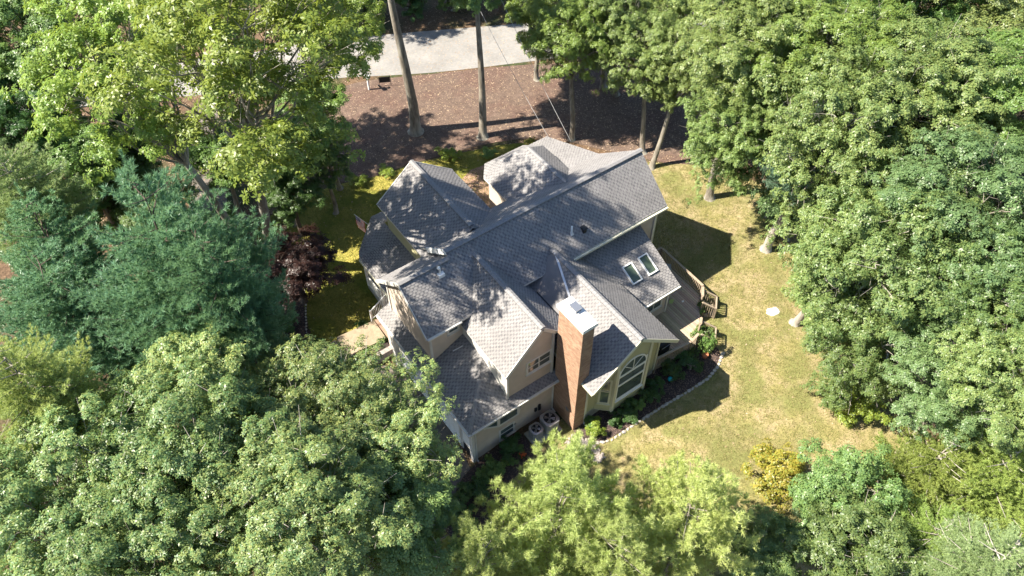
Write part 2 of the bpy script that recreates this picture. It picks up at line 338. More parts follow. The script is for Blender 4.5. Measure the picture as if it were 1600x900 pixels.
def wall(parent, a, b, prof, m='siding', name='wall', lap=.15, z0=0, bare=None):
    """vertical lap-sided wall from a to b; outward is to the right of a->b; prof = [(s, z)] convex polygon"""
    a = Vector((a[0], a[1], 0)); b = Vector((b[0], b[1], 0)); d = (b - a).normalized(); n = d.cross(Vector((0, 0, 1)))
    prof = ccw(prof); V = []; Fc = []
    zs = [z for s, z in prof]; s0, s1 = min(s for s, z in prof), max(s for s, z in prof); z = min(zs)
    while z < max(zs) - 1e-6:
        q = clip([(s0 - 1, z), (s1 + 1, z), (s1 + 1, z + lap), (s0 - 1, z + lap)], prof)
        if len(q) >= 3:
            b0 = len(V); V += [a + d * s + n * (.004 + .022 * (1 - (zz - z) / lap)) + Vector((0, 0, zz)) for s, zz in q]
            Fc.append(tuple(range(b0, b0 + len(q))))
            li = [i for i in range(len(q)) if abs(q[i][1] - z) < 1e-6]
            if len(li) >= 2:
                i0, i1 = li[0], li[1]; b1 = len(V)
                V += [a + d * q[i][0] + n * .002 + Vector((0, 0, z)) for i in (i0, i1)]
                Fc.append((b0 + i0, b0 + i1, b1 + 1, b1))
        z += lap
    V0 = len(V); V += [a + d * s + Vector((0, 0, zz)) for s, zz in prof] + [a + d * s - n * .12 + Vector((0, 0, zz)) for s, zz in prof]
    k = len(prof); Fc += [tuple(V0 + i for i in range(k)), tuple(V0 + 2 * k - 1 - i for i in range(k))] + [(V0 + i, V0 + (i + 1) % k, V0 + k + (i + 1) % k, V0 + k + i) for i in range(k)]
    return mk(name, V, Fc, M[m], parent)
def frame_pt(a, b):
    a = Vector((a[0], a[1], 0)); b = Vector((b[0], b[1], 0)); d = (b - a).normalized(); n = d.cross(Vector((0, 0, 1))); return a, d, n
def obox(mb, a, d, n, s0, s1, z0, z1, o0, o1):
    vs = [a + d * s + n * o + Vector((0, 0, z)) for z in (z0, z1) for s, o in ((s0, o0), (s1, o0), (s1, o1), (s0, o1))]
    return mb.add(vs, [(0, 1, 2, 3), (7, 6, 5, 4), (0, 4, 5, 1), (1, 5, 6, 2), (2, 6, 7, 3), (3, 7, 4, 0)])
def obox_v(a, d, n, s0, s1, z0, z1, o): return [a + d * s + n * o + Vector((0, 0, z)) for s, z in ((s0, z0), (s1, z0), (s1, z1), (s0, z1))]
def ring(out, inn, name, m, parent):                            # one closed rectangular frame
    V = out[0] + out[1] + inn[0] + inn[1]; F = []
    for i in range(4):
        j = (i + 1) % 4; F += [(4 + i, 4 + j, 12 + j, 12 + i), (i, j, 4 + j, 4 + i), (8 + i, 12 + i, 12 + j, 8 + j), (i, 8 + i, 8 + j, j)]
    return mk(name, V, F, m, parent)
def window(parent, a, b, s0, s1, z0, z1, nx=1, rails=1, tw=.09, trim='trim', out=.045, label=None):
    """a framed window on the wall a->b: window > pane (each), sash, sill"""
    a, d, n = frame_pt(a, b); mb = MB()
    obox(mb, a, d, n, s0 - tw, s0, z0 - tw, z1 + tw, .0, out); obox(mb, a, d, n, s1, s1 + tw, z0 - tw, z1 + tw, .0, out)
    obox(mb, a, d, n, s0, s1, z1, z1 + tw, .0, out); obox(mb, a, d, n, s0, s1, z0 - tw, z0, .0, out)
    w = mb.build('window', M[trim], parent)
    sl = MB(); obox(sl, a, d, n, s0 - tw - .03, s1 + tw + .03, z0 - tw - .05, z0 - tw, .0, out + .05); sl.build('sill', M[trim], w)
    wd = (s1 - s0) / nx
    for i in range(nx):
        for j in range(rails + 1):
            x0, x1 = s0 + i * wd, s0 + (i + 1) * wd; y0 = z0 + (z1 - z0) * j / (rails + 1); y1 = z0 + (z1 - z0) * (j + 1) / (rails + 1)
            g = MB(); obox(g, a, d, n, x0 + .035, x1 - .035, y0 + .035, y1 - .035, .022, .03); g.build('pane', M['glass'], w)
            ss = [obox_v(a, d, n, x0, x1, y0, y1, o) for o in (.003, .04)]; si = [obox_v(a, d, n, x0 + .035, x1 - .035, y0 + .035, y1 - .035, o) for o in (.003, .04)]
            ring(ss, si, 'sash', M[trim], w)
    return w
def corner(parent, x, y, z0, z1, w=.12, m='trim', name='corner_board', dx=0, dy=0):
    mb = MB(); mb.box(x - w / 2 + dx, y - w / 2 + dy, z0, x + w / 2 + dx, y + w / 2 + dy, z1); return mb.build(name, M[m], parent)
def rect(w, z0, z1): return [(0, z0), (w, z0), (w, z1), (0, z1)]

H = thing('house', 'large tan sided house with many grey shingled gables, seen from above in the clearing', 'house')
# --- main block
kM = (8.59 - 6.28) / (6.99 - 4.26)
roof(H, [(3.38, 4.28, 6.297), (16.71, 4.28, 6.297), (16.71, 6.99, 8.59), (3.38, 6.99, 8.59)], seed=1)
roof(H, [(3.38, 6.99, 8.59), (16.71, 6.99, 8.59), (16.71, 10.42, 5.84), (3.38, 10.42, 5.84)], seed=2)
roof(H, [(12.9, 10.424, 5.832), (16.71, 10.424, 5.832), (16.71, 15.72, 3.60), (12.9, 15.72, 3.60)], seed=3)
ridge(H, (3.36, 6.99, 8.60), (16.75, 6.99, 8.60), vent=True)
X1 = 16.32
wall(H, (3.75, 4.66), (X1, 4.66), rect(X1 - 3.75, .3, 6.12))
wall(H, (X1, 4.66), (X1, 10.1), [(0, .3), (5.44, .3), (5.44, 5.86), (2.33, 8.40), (0, 6.42)])
wall(H, (X1, 10.1), (X1, 15.4), [(0, .3), (5.3, .3), (5.3, 3.55), (0, 5.72)])
wall(H, (X1, 15.4), (13.2, 15.4), rect(X1 - 13.2, .3, 3.5)); wall(H, (13.2, 15.4), (13.2, 10.1), [(0, .3), (5.3, .3), (5.3, 5.6), (0, 3.5)])
wall(H, (X1, 10.1), (3.75, 10.1), rect(X1 - 3.75, 0, 5.8))
wall(H, (3.75, 10.1), (3.75, 4.66), [(0, .3), (5.44, .3), (5.44, 6.3), (3.11, 8.40), (0, 5.8)], m='trim')
corner(H, X1, 4.66, .3, 6.2, dx=.02, dy=-.02, m='creamtrim')
# the short bright rake board showing where the main ridge ends above the lower wing
mb = MB(); mb.bar((3.36, 6.99, 8.50), (3.36, 9.0, 6.88), .05, .30); mb.build('rake_board', M['white'], H)
# gutter of the main eave
mb = MB(); mb.box(8.9, 4.13, 6.12, 16.71, 4.255, 6.24); mb.build('gutter', M['creamtrim'], H)
# --- left wing over the garage, its front slope in one plane with the main one
roof(H, [(.38, 4.28, 6.297), (3.378, 4.28, 6.297), (3.378, 6.69, 8.336), (.38, 6.69, 8.336)], seed=4)
roof(H, [(.38, 6.69, 8.336), (3.378, 6.69, 8.336), (3.378, 9.37, 6.07), (.38, 9.37, 6.07)], seed=5)
ridge(H, (.36, 6.69, 8.35), (3.36, 6.69, 8.35), vent=True)
LX, LY = .72, 4.62
wall(H, (LX, 8.95), (LX, LY), [(0, 3.4), (4.33, 3.4), (4.33, 6.4), (2.26, 8.15), (0, 6.25)])
wall(H, (LX, LY), (2.7, LY), rect(2.7 - LX, 3.5, 6.3))
wall(H, (3.4, 8.95), (LX, 8.95), rect(3.4 - LX, 3, 6.2))
for y in (LY, 8.95): corner(H, LX, y, 3.4, 6.42 if y < 6 else 6.2, dx=-.02, dy=-.02 if y < 6 else .02)
mb = MB(); mb.bar((.36, 6.69, 8.25), (.36, 4.28, 6.21), .05, .22); mb.build('rake_board', M['trim'], H)
mb = MB(); mb.bar((.36, 6.69, 8.25), (.36, 9.37, 5.98), .05, .22); mb.build('rake_board', M['trim'], H)
window(H, (LX, LY), (2.7, LY), 1.1, 1.68, 5.3, 5.72, rails=0)
mb = MB(); mb.box(.4, 4.17, 6.16, 2.45, 4.275, 6.27); mb.build('gutter', M['trim'], H)
# lower part of the wall between garage roof and rear, seen left of the porch
# --- garage and its hipped lower roof
kg = .48
roof(H, [(-.05, 0, 3.29), (2.75, 2.8, 4.634), (2.75, 9.42, 4.634), (-.05, 9.42, 3.29)], seed=6)
roof(H, [(-.05, -.02, 3.29), (5.74, -.02, 3.29), (5.74, 2.78, 4.634), (2.75, 2.78, 4.634)], seed=7)
ridge(H, (-.03, -.01, 3.29), (1.9, 1.92, 4.215), w=.2, name='hip_cap')
mb = MB(); mb.box(-.16, -.12, 3.13, 5.76, -.025, 3.25); mb.box(-.165, -.02, 3.13, -.055, 9.42, 3.25); mb.build('gutter', M['trim'], H)
wall(H, (0.27, .3), (5.75, .3), rect(5.48, -.45, 3.3), m='siding')
wall(H, (0.27, 9.3), (0.27, .3), rect(9.0, -.5, 3.3), m='siding')
corner(H, .27, .3, -.45, 3.2, w=.18, dx=-.02, dy=-.02)
for y in (4.15, 8.1):
    mb = MB(); mb.box(-.02, y - .16, -.42, .25, y + .16, 3.1); mb.build('pilaster', M['trim'], H)
def gdoor(y0, y1):
    mb = MB(); mb.box(.19, y0 - .13, -.42, .265, y0, 2.0); mb.box(.19, y1, -.42, .265, y1 + .13, 2.0); mb.box(.19, y0 - .13, 2.0, .265, y1 + .13, 2.15)
    d = mb.build('garage_door', M['trim'], H)
    for r in range(4):
        for c_ in range(4):
            w = (y1 - y0) / 4; p = MB(); p.box(.21, y0 + c_ * w + .02, -.4 + r * .6, .245, y0 + (c_ + 1) * w - .02, -.4 + r * .6 + .58); p.build('door_panel', M['white'], d)
gdoor(4.75, 7.6); gdoor(1.55, 3.75)
mb = MB(); mb.box(.2, .46, -.42, .262, .54, 1.75); mb.box(.2, 1.26, -.42, .262, 1.34, 1.75); mb.box(.2, .46, 1.75, .262, 1.34, 1.85); mb.box(.2, .54, .55, .258, 1.26, .63)
dr = mb.build('door', M['trim'], H); mb = MB(); mb.box(.24, .54, -.42, .256, 1.26, .55); mb.build('door_glass', M['dark'], dr); mb = MB(); mb.box(.24, .54, .63, .256, 1.26, 1.75); mb.build('door_screen', M['white'], dr)
# projecting box window and the basement window
def boxwindow():
    W = [(1.0, .29), (1.72, -.05), (3.0, -.05), (3.42, .29)]
    zb, zt = 2.26, 3.12
    fr = MB(); fr.prism(W, zb, zb + .09); fr.prism(W, zt, zt + .05)
    for x, y in W: fr.box(x - .05, y - .04 + (.03 if y < 0 else -.05), zb + .09, x + .05, y + .04 + (.03 if y < 0 else -.05), zt)
    b = fr.build('box_window', M['trim'], H)
    for i in range(3):
        p = Vector((*W[i], 0)); q = Vector((*W[i + 1], 0)); d = (q - p); L = d.length; d /= L; n = d.cross(Vector((0, 0, 1)))
        g = MB(); obox(g, p, d, n, .08, L - .08, zb + .12, zt - .03, -.04, -.02); g.build('pane', M['glass'], b)
        ring([obox_v(p, d, n, .05, L - .05, zb + .09, zt, o) for o in (-.06, 0)], [obox_v(p, d, n, .09, L - .09, zb + .13, zt - .04, o) for o in (-.06, 0)], 'sash', M['trim'], b)
boxwindow()
window(H, (0.27, .3), (5.75, .3), 1.95 - .27 + .05, 2.9 - .27 - .02, .22, 1.1, rails=1)
for x, y, z0_, z1_ in ((.42, .24, -.4, 3.15), (5.52, .27, .05, 3.2), (6.36, -1.5, .1, 4.5), (16.22, 4.58, .45, 6.1)):
    mb = MB(); mb.box(x - .04, y - .035, z0_, x + .04, y + .035, z1_); mb.bar((x, y, z0_ + .03), (x, y - .3, z0_ - .03), .08, .07); mb.build('downspout', M['trim'], H)
# --- front gable (with the two-pane window) between garage and chimney
kg1 = (8.08 - 5.65) / (4.75 - 2.53)
roof(H, [(2.53, .4, 5.65), (4.75, .4, 8.08), (4.75, 6.4, 8.08), (2.53, 6.4, 5.65)], seed=8)
roof(H, [(4.75, .4, 8.08), (5.62, .4, 7.128), (5.62, 6.4, 7.128), (4.75, 6.4, 8.08)], seed=9)
roof(H, [(5.621, .42, 7.127), (7.06, .42, 5.57), (7.06, 6.4, 5.57), (5.621, 6.4, 7.127)], seed=10)
ridge(H, (4.75, .38, 8.09), (4.75, 6.6, 8.09), vent=True)
wall(H, (2.68, .5), (5.5, .5), [(0, 3.45), (2.82, 3.45), (2.82, 7.1), (2.07, 7.93), (0, 5.66)])
wall(H, (2.68, 5.0), (2.68, .5), rect(4.5, 3.5, 5.68), m='trim')
wall(H, (5.5, .5), (5.5, 3.0), rect(2.5, 3.4, 6.9))
corner(H, 2.68, .5, 3.45, 5.66, dx=-.02, dy=-.02); corner(H, 5.5, .5, 3.45, 7.0, dx=0, dy=-.02)
mb = MB(); mb.bar((2.55, .385, 5.60), (4.75, .385, 8.01), .05, .2); mb.bar((4.75, .385, 8.01), (5.62, .385, 7.06), .05, .2); mb.build('rake_board', M['trim'], H)
window(H, (2.68, .5), (5.5, .5), 3.93 - 2.68, 5.36 - 2.68, 4.72, 5.62, nx=2, rails=1)
# --- smooth membrane covering the inner slope between the two front gables
k2 = (7.05 - 4.63) / (8.8 - 5.92)
def g2l(x, y, o=.035): return (x, y, 7.05 - k2 * (8.8 - x) + o)
o = mk('membrane', [g2l(7.09, .5), g2l(7.25, .5), g2l(7.75, 2.0), g2l(8.72, 4.5), g2l(8.3, 5.2), g2l(7.2, 4.2), g2l(7.09, 3.8)], [(0, 1, 2, 3, 4, 5, 6)], M['membrane'], H)
mb = MB(); mb.bar(g2l(8.76, 4.6, .07), g2l(7.3, .5, .07), .11, .05); mb.build('flashing', M['flash'], H)
mb = MB(); mb.bar((7.06, .6, 5.62), (7.06, 3.9, 5.62), .09, .06); mb.build('valley_gutter', M['dark'], H)
# --- great room gable with the bay
roof(H, [(5.92, -2.42, 4.63), (8.8, -2.42, 7.05), (8.8, 4.8, 7.05), (5.92, 4.8, 4.63)], seed=11)
roof(H, [(8.8, -2.42, 7.05), (11.72, -2.42, 4.60), (11.72, 4.8, 4.60), (8.8, 4.8, 7.05)], seed=12)
ridge(H, (8.8, -2.45, 7.06), (8.8, 4.9, 7.06), vent=True)
mb = MB(); mb.bar((5.94, -2.44, 4.57), (8.8, -2.44, 6.98), .05, .2); mb.bar((8.8, -2.44, 6.98), (11.7, -2.44, 4.54), .05, .2); mb.build('rake_board', M['creamtrim'], H)
mb = MB(); mb.box(5.83, -2.42, 4.48, 5.915, 1.0, 4.59); mb.build('gutter', M['creamtrim'], H)
wall(H, (6.3, -1.43), (11.4, -1.43), [(0, .9), (5.1, .9), (5.1, 4.72), (2.5, 6.87), (0, 4.80)], m='siding_g')
wall(H, (11.4, -1.43), (11.4, 1.3), rect(2.73, .9, 4.7), m='siding_g'); wall(H, (6.3, .3), (6.3, -1.43), rect(1.73, .9, 4.8), m='siding_g')
wall(H, (11.4, 1.3), (11.4, 4.7), rect(3.4, .9, 4.7), m='siding_g')
mb = MB(); mb.box(6.28, -1.46, -.1, 11.42, 4.6, .9); mb.build('foundation', M['conc'], H)
corner(H, 6.45, -1.43, .9, 4.7, dy=-.03, m='creamtrim'); corner(H, 11.4, -1.43, .9, 4.7, dy=-.03, m='creamtrim')
B4 = [(7.1, -1.44), (7.78, -2.1), (9.97, -2.1), (10.62, -1.44)]
mb = MB(); mb.prism(B4, .7, .8); bay = mb.build('bay', M['creamtrim'], H)
zr = lambda x: 7.05 - abs(x - 8.8) * k2 - .17
wall(bay, B4[0], B4[1], [(0, .8), (.948, .8), (.948, zr(7.75)), (0, zr(7.1))], m='siding_g')
wall(bay, B4[2], B4[3], [(0, .8), (.926, .8), (.926, zr(10.62)), (0, zr(9.97))], m='siding_g')
wall(bay, B4[1], B4[2], [(0, .8), (2.19, .8), (2.19, zr(9.97)), (1.02, zr(8.8)), (0, zr(7.78))], m='siding_g')
for i, (x, y) in enumerate(B4):
    if i in (0, 3): continue
    mb = MB(); mb.box(x - .09, y - .09, .8, x + .09, y + .06, zr(x) - .02); mb.build('corner_board', M['creamtrim'], bay)
window(H, B4[0], B4[1], .22, .72, 1.55, 3.75, rails=1, trim='creamtrim', tw=.08)
# stacked front window: two wide lights and an arched one on top
a_, d_, n_ = frame_pt(B4[1], B4[2])
mb = MB(); s0, s1 = .2, 1.98
for s in (s0 - .07, s1): obox(mb, a_, d_, n_, s, s + .07, 1.75, 4.55, .0, .05)
for z, h in ((1.66, .14), (3.02, .14), (3.86, .14)): obox(mb, a_, d_, n_, s0, s1, z, z + h, .0, .055)
obox(mb, a_, d_, n_, s0 - .1, s1 + .1, 1.6, 1.66, .0, .12)
aw = mb.build('arched_window', M['white'], H)
for z0_, z1_ in ((1.84, 2.98), (3.2, 3.82)):
    g = MB(); obox(g, a_, d_, n_, s0 + .04, s1 - .04, z0_, z1_, .022, .034); g.build('pane', M['glass'], aw)
cx = (s0 + s1) / 2; rx = (s1 - s0) / 2; N = 14; zc = 4.05; rz = .98
arc = [(cx + rx * math.cos(math.pi * i / N), zc + rz * math.sin(math.pi * i / N)) for i in range(N + 1)]
def wp(s, z, o): return a_ + d_ * s + n_ * o + Vector((0, 0, z))
mk('pane', [wp(s, z, .034) for s, z in arc] , [tuple(range(N, -1, -1))], M['glass'], aw)
mb = MB()
for i in range(N):
    (p0, p1), (q0, q1) = arc[i], arc[i + 1]
    k_ = 1.09
    vs = [wp(cx + (s - cx) * kk, zc + (z - zc) * kk, o) for o in (.01, .06) for kk, (s, z) in ((1, arc[i]), (k_, arc[i]), (k_, arc[i + 1]), (1, arc[i + 1]))]
    mb.add(vs, [(0, 1, 2, 3), (7, 6, 5, 4), (0, 4, 5, 1), (1, 5, 6, 2), (2, 6, 7, 3), (3, 7, 4, 0)])
mb.build('arch_frame', M['white'], aw)
mb = MB()
for t in (.25, .5, .75):
    mb.bar(wp(cx, zc + .02, .04), wp(cx + rx * .97 * math.cos(math.pi * t), zc + rz * .97 * math.sin(math.pi * t), .04), .03)
mb.build('muntin', M['white'], aw)
# --- chimney
cb = MB(); cb.box(5.62, -1.53, -.1, 6.31, .28, 9.18); ch = cb.build('chimney', M['mortar'], H)
def bricks():
    V = MB(); r = random.Random(3); L, h, g = .20, .066, .011
    def row(ax, fx, s0, s1, z, off):
        s = s0 - (L + g) * off
        while s < s1:
            a, b = max(s, s0), min(s + L, s1)
            if b - a > .03:
                e = r.uniform(.008, .014)
                if ax == 'y': V.box(fx - e if fx < 6 else fx, a, z, fx if fx < 6 else fx + e, b, z + h)
                else: V.box(a, fx - e if fx < 0 else fx, z, b, fx if fx < 0 else fx + e, z + h)
            s += L + g
    z = -.08; j = 0
    while z < 9.1:
        row('y', 5.62, -1.53, .28, z, .5 * (j % 2)); row('y', 6.31, -1.53, .28, z, .5 * (j % 2))
        row('x', -1.53, 5.62, 6.31, z, .5 * ((j + 1) % 2)); row('x', .28, 5.62, 6.31, z, .5 * ((j + 1) % 2))
        z += h + g; j += 1
    return V
b_ = bricks().build('bricks', M['brick'], ch); b_['kind'] = 'stuff'
cp = MB(); cp.box(5.52, -1.63, 9.18, 6.41, .38, 9.40)
cp.add([(5.52, -1.63, 9.40), (6.41, -1.63, 9.40), (6.41, .38, 9.40), (5.52, .38, 9.40), (5.66, -1.49, 9.47), (6.27, -1.49, 9.47), (6.27, .24, 9.47), (5.66, .24, 9.47)], [(4, 5, 6, 7), (0, 1, 5, 4), (1, 2, 6, 5), (2, 3, 7, 6), (3, 0, 4, 7)])
cp.build('chimney_cap', M['capstone'], ch)
fl = MB()
for x, y in ((5.87, -.62), (6.17, -.62), (5.87, -.22), (6.17, -.22)): fl.box(x - .02, y - .02, 9.46, x + .02, y + .02, 9.68)
fl.box(5.88, -.62, 9.46, 6.16, -.22, 9.56); fl.box(5.82, -.68, 9.68, 6.22, -.16, 9.71); fl.build('flue_cover', M['metal'], ch)
mb = MB(); mb.box(5.585, -1.05, 1.35, 5.608, -.8, 1.6); mb.build('cleanout_door', M['metal'], ch)
# --- skylight room
ks = (5.45 - 3.65) / (4.64 - .82)
roof(H, [(10.2, .82, 3.65), (15.04, .82, 3.65), (15.04, 4.655, 5.457), (10.2, 4.655, 5.457)], seed=13, fascia='creamtrim')
wall(H, (11.4, 1.25), (14.68, 1.25), rect(3.28, 1.0, 3.66), m='siding'); wall(H, (14.68, 1.25), (14.68, 4.6), [(0, 1.0), (3.35, 1.0), (3.35, 5.25), (0, 3.68)], m='siding')
corner(H, 14.68, 1.25, 1.0, 3.62, dx=.01, dy=-.03)
mb = MB(); mb.box(11.75, .70, 3.50, 15.04, .815, 3.61); mb.build('gutter', M['trim'], H)
window(H, (11.4, 1.25), (14.68, 1.25), 1.62, 2.82, 1.95, 2.88, nx=2, rails=0)
def skylight(x0, x1, y0, y1):
    n = Vector((0, -ks, 1)).normalized()
    def p(x, y, o): return Vector((x, y, 3.65 + ks * (y - .82))) + n * o
    mb = MB(); t = .07
    for a, b, c, d in ((x0, x0 + t, y0, y1), (x1 - t, x1, y0, y1), (x0 + t, x1 - t, y0, y0 + t), (x0 + t, x1 - t, y1 - t, y1)):
        vs = [p(x, y, o) for o in (.0, .13) for x, y in ((a, c), (b, c), (b, d), (a, d))]
        mb.add(vs, [(3, 2, 1, 0), (4, 5, 6, 7), (0, 1, 5, 4), (1, 2, 6, 5), (2, 3, 7, 6), (3, 0, 4, 7)])
    s = mb.build('skylight', M['white'], H)
    mk('pane', [p(x0 + t, y0 + t, .055), p(x1 - t, y0 + t, .055), p(x1 - t, y1 - t, .055), p(x0 + t, y1 - t, .055)], [(0, 1, 2, 3)], M['glasslit'], s)
skylight(12.45, 13.17, 2.04, 3.12); skylight(13.64, 14.33, 2.03, 3.14)
# --- rear left gable
k1 = (8.11 - 6.11) / (5.74 - 3.18)
roof(H, [(3.18, 9.6, 6.11), (3.18, 14.35, 6.11), (5.74, 14.35, 8.11), (5.74, 8.0, 8.11), (3.18, 8.0, 6.11)], seed=14)
roof(H, [(5.74, 14.35, 8.11), (8.38, 14.35, 6.05), (8.38, 8.0, 6.05), (5.74, 8.0, 8.11)], seed=15)
ridge(H, (5.74, 14.4, 8.12), (5.74, 8.1, 8.12), vent=True)
wall(H, (3.5, 14.0), (3.5, 9.5), rect(4.5, 3.5, 6.2), m='siding_g'); wall(H, (8.05, 9.6), (8.05, 14.0), rect(4.4, 0, 6.15)); wall(H, (3.5, 14.0), (3.5, 9.8), rect(4.2, 0, 3.5))
wall(H, (8.05, 14.0), (3.5, 14.0), [(0, 0), (4.55, 0), (4.55, 6.2), (2.31, 7.95), (0, 6.15)])
mb = MB(); mb.bar((3.2, 14.37, 6.05), (5.74, 14.37, 8.04), .05, .2); mb.bar((5.74, 14.37, 8.04), (8.36, 14.37, 5.98), .05, .2); mb.build('rake_board', M['trim'], H)
# --- rear middle turret-like wing with clipped corners
E6 = [(9.65, 10.2), (9.65, 12.82), (10.39, 13.79), (13.32, 13.79), (14.31, 13.04), (14.31, 10.2)]
z6, RZ, RA, RB = 5.88, 7.73, (12.0, 11.71), (12.19, 8.0)
RA3 = (12.19, 11.71, RZ)
roof(H, [(9.65, 8.0, z6), (9.65, 12.82, z6), RA3, (12.19, 8.0, RZ)], seed=16)
roof(H, [(9.65, 12.82, z6), (10.39, 13.79, z6), RA3], seed=17); roof(H, [(10.39, 13.79, z6), (13.32, 13.79, z6), RA3], seed=18)
roof(H, [(13.32, 13.79, z6), (14.31, 13.04, z6), RA3], seed=19); roof(H, [(14.31, 13.04, z6), (14.31, 8.0, z6), (12.19, 8.0, RZ), RA3], seed=20)
ridge(H, (12.19, 11.75, RZ + .01), (12.19, 8.1, RZ + .01), w=.26)
W6 = [(9.95, 10.0), (9.95, 12.7), (10.55, 13.48), (13.2, 13.48), (14.0, 12.87), (14.0, 10.0)]
for i in range(5):
    p, q = W6[i + 1], W6[i]; L = math.hypot(p[0] - q[0], p[1] - q[1]); wall(H, p, q, rect(L, .2, 5.8), m='siding')
# --- porch roof on the left rear, posts and floor
roof(H, [(1.18, 9.4, 3.1), (1.2, 13.85, 3.1), (3.52, 12.98, 4.3), (3.52, 9.4, 4.3)], seed=21)
roof(H, [(1.2, 13.85, 3.1), (1.45, 14.35, 3.1), (3.52, 12.98, 4.3)], seed=22)
roof(H, [(1.45, 14.35, 3.1), (3.5, 16.5, 3.1), (3.52, 14.7, 4.2)], seed=23)
roof(H, [(1.45, 14.35, 3.1), (3.52, 14.7, 4.2), (3.52, 12.98, 4.3)], seed=25)
roof(H, [(3.52, 14.7, 4.2), (3.5, 16.5, 3.1), (6.0, 16.5, 3.1), (6.0, 14.7, 4.2)], seed=24)
mb = MB(); mb.bar((1.16, 9.4, 2.98), (1.18, 13.85, 2.98), .08, .1); mb.build('gutter', M['creamtrim'], H)
fl_ = [(1.35, 9.8), (3.5, 9.8), (3.5, 14.2), (5.9, 14.2), (5.9, 16.3), (3.6, 16.3), (1.5, 14.2)]
mb = MB(); mb.prism(fl_, -.3, .5); mb.build('porch_floor', M['conc'], H)
for x, y in ((1.42, 9.95), (1.42, 11.9), (1.42, 13.8), (3.5, 16.1), (5.8, 16.1)):
    mb = MB(); mb.box(x - .07, y - .07, .5, x + .07, y + .07, 2.98); mb.build('porch_post', M['white'], H)
bal = None
for i in range(20):
    y = 11.95 + i * .095
    if bal is None: mb = MB(); mb.box(-.016, -.016, 0, .016, .016, .78); bal = mb.build('baluster', M['white'], H); b = bal
    else: b = bal.copy(); C.objects.link(b)
    b.location = (1.42, y, .6)
mb = MB(); mb.box(1.38, 11.95, 1.38, 1.46, 13.85, 1.44); mb.box(1.39, 11.95, .56, 1.45, 13.85, .6); mb.build('handrail', M['white'], H)
mb = MB()
for i in range(6): mb.bar((1.41, 9.98 + i * .3, .7), (1.41, 10.3 + i * .3, 2.6), .025); mb.bar((1.41, 10.3 + i * .3, .7), (1.41, 9.98 + i * .3, 2.6), .025)
mb.build('lattice', M['white'], H)
# --- vents on the roofs
mb = MB(); mb.tube([(10.37, 5.23, 7.0), (10.37, 5.23, 7.62)], [.055, .055], 10); v_ = mb.build('vent_pipe', M['white'], H, True)
mb = MB(); mb.tube([(10.37, 5.2, 7.02), (10.37, 5.23, 7.2)], [.13, .07], 10); mb.build('collar', M['flash'], v_)
mb = MB(); mb.box(11.0, 4.95, 6.86, 11.22, 5.2, 7.18); mb.box(10.96, 4.9, 7.18, 11.26, 5.24, 7.22); mb.build('roof_vent', M['dark'], H)
mb = MB(); mb.tube([(2.6, 6.3, 7.9), (2.6, 6.3, 8.35), (2.54, 6.3, 8.5)], [.06, .06, .1], 10); v_ = mb.build('vent_pipe', M['white'], H, True)
mb = MB(); mb.box(2.42, 6.1, 7.8, 2.78, 6.48, 8.06); mb.build('vent_base', M['white'], v_)
mb = MB(); mb.bar((1.75, 4.2, 4.22), (2.3, 4.05, 4.42), .05, .03); mb.build('flashing', M['flash'], H)
# ---------------------------------------------------------------- foliage meshes
def leaf_mesh(name, P, Dv, N, Ln, W):
    """quads folded along the midrib: P base points, Dv leaf directions, N normals"""
    Dv = Dv / np.linalg.norm(Dv, axis=1, keepdims=True)
    S = np.cross(Dv, N); S /= np.maximum(np.linalg.norm(S, axis=1, keepdims=True), 1e-6); N2 = np.cross(S, Dv)
    k = len(P); Ln = Ln[:, None]; W = W[:, None]
    V = np.empty((k, 4, 3)); V[:, 0] = P; V[:, 1] = P + Dv * Ln * .5 + S * W * .5 + N2 * W * .14; V[:, 2] = P + Dv * Ln - N2 * Ln * .12; V[:, 3] = P + Dv * Ln * .5 - S * W * .5 + N2 * W * .14
    me = D.meshes.new(name); me.vertices.add(4 * k); me.vertices.foreach_set('co', V.astype(np.float32).ravel())
    me.loops.add(4 * k); me.loops.foreach_set('vertex_index', np.arange(4 * k, dtype=np.int32))
    me.polygons.add(k); me.polygons.foreach_set('loop_start', np.arange(0, 4 * k, 4, dtype=np.int32)); me.polygons.foreach_set('loop_total', np.full(k, 4, np.int32))
    me.update(calc_edges=True); me.materials.append(M['leaf_mid']); return me
def unit(r, n, up=0.):
    v = r.normal(size=(n, 3)); v /= np.linalg.norm(v, axis=1, keepdims=True)
    if up: v[:, 2] = np.where((v[:, 2] < 0) & (r.random(n) < up), -v[:, 2], v[:, 2])
    return v
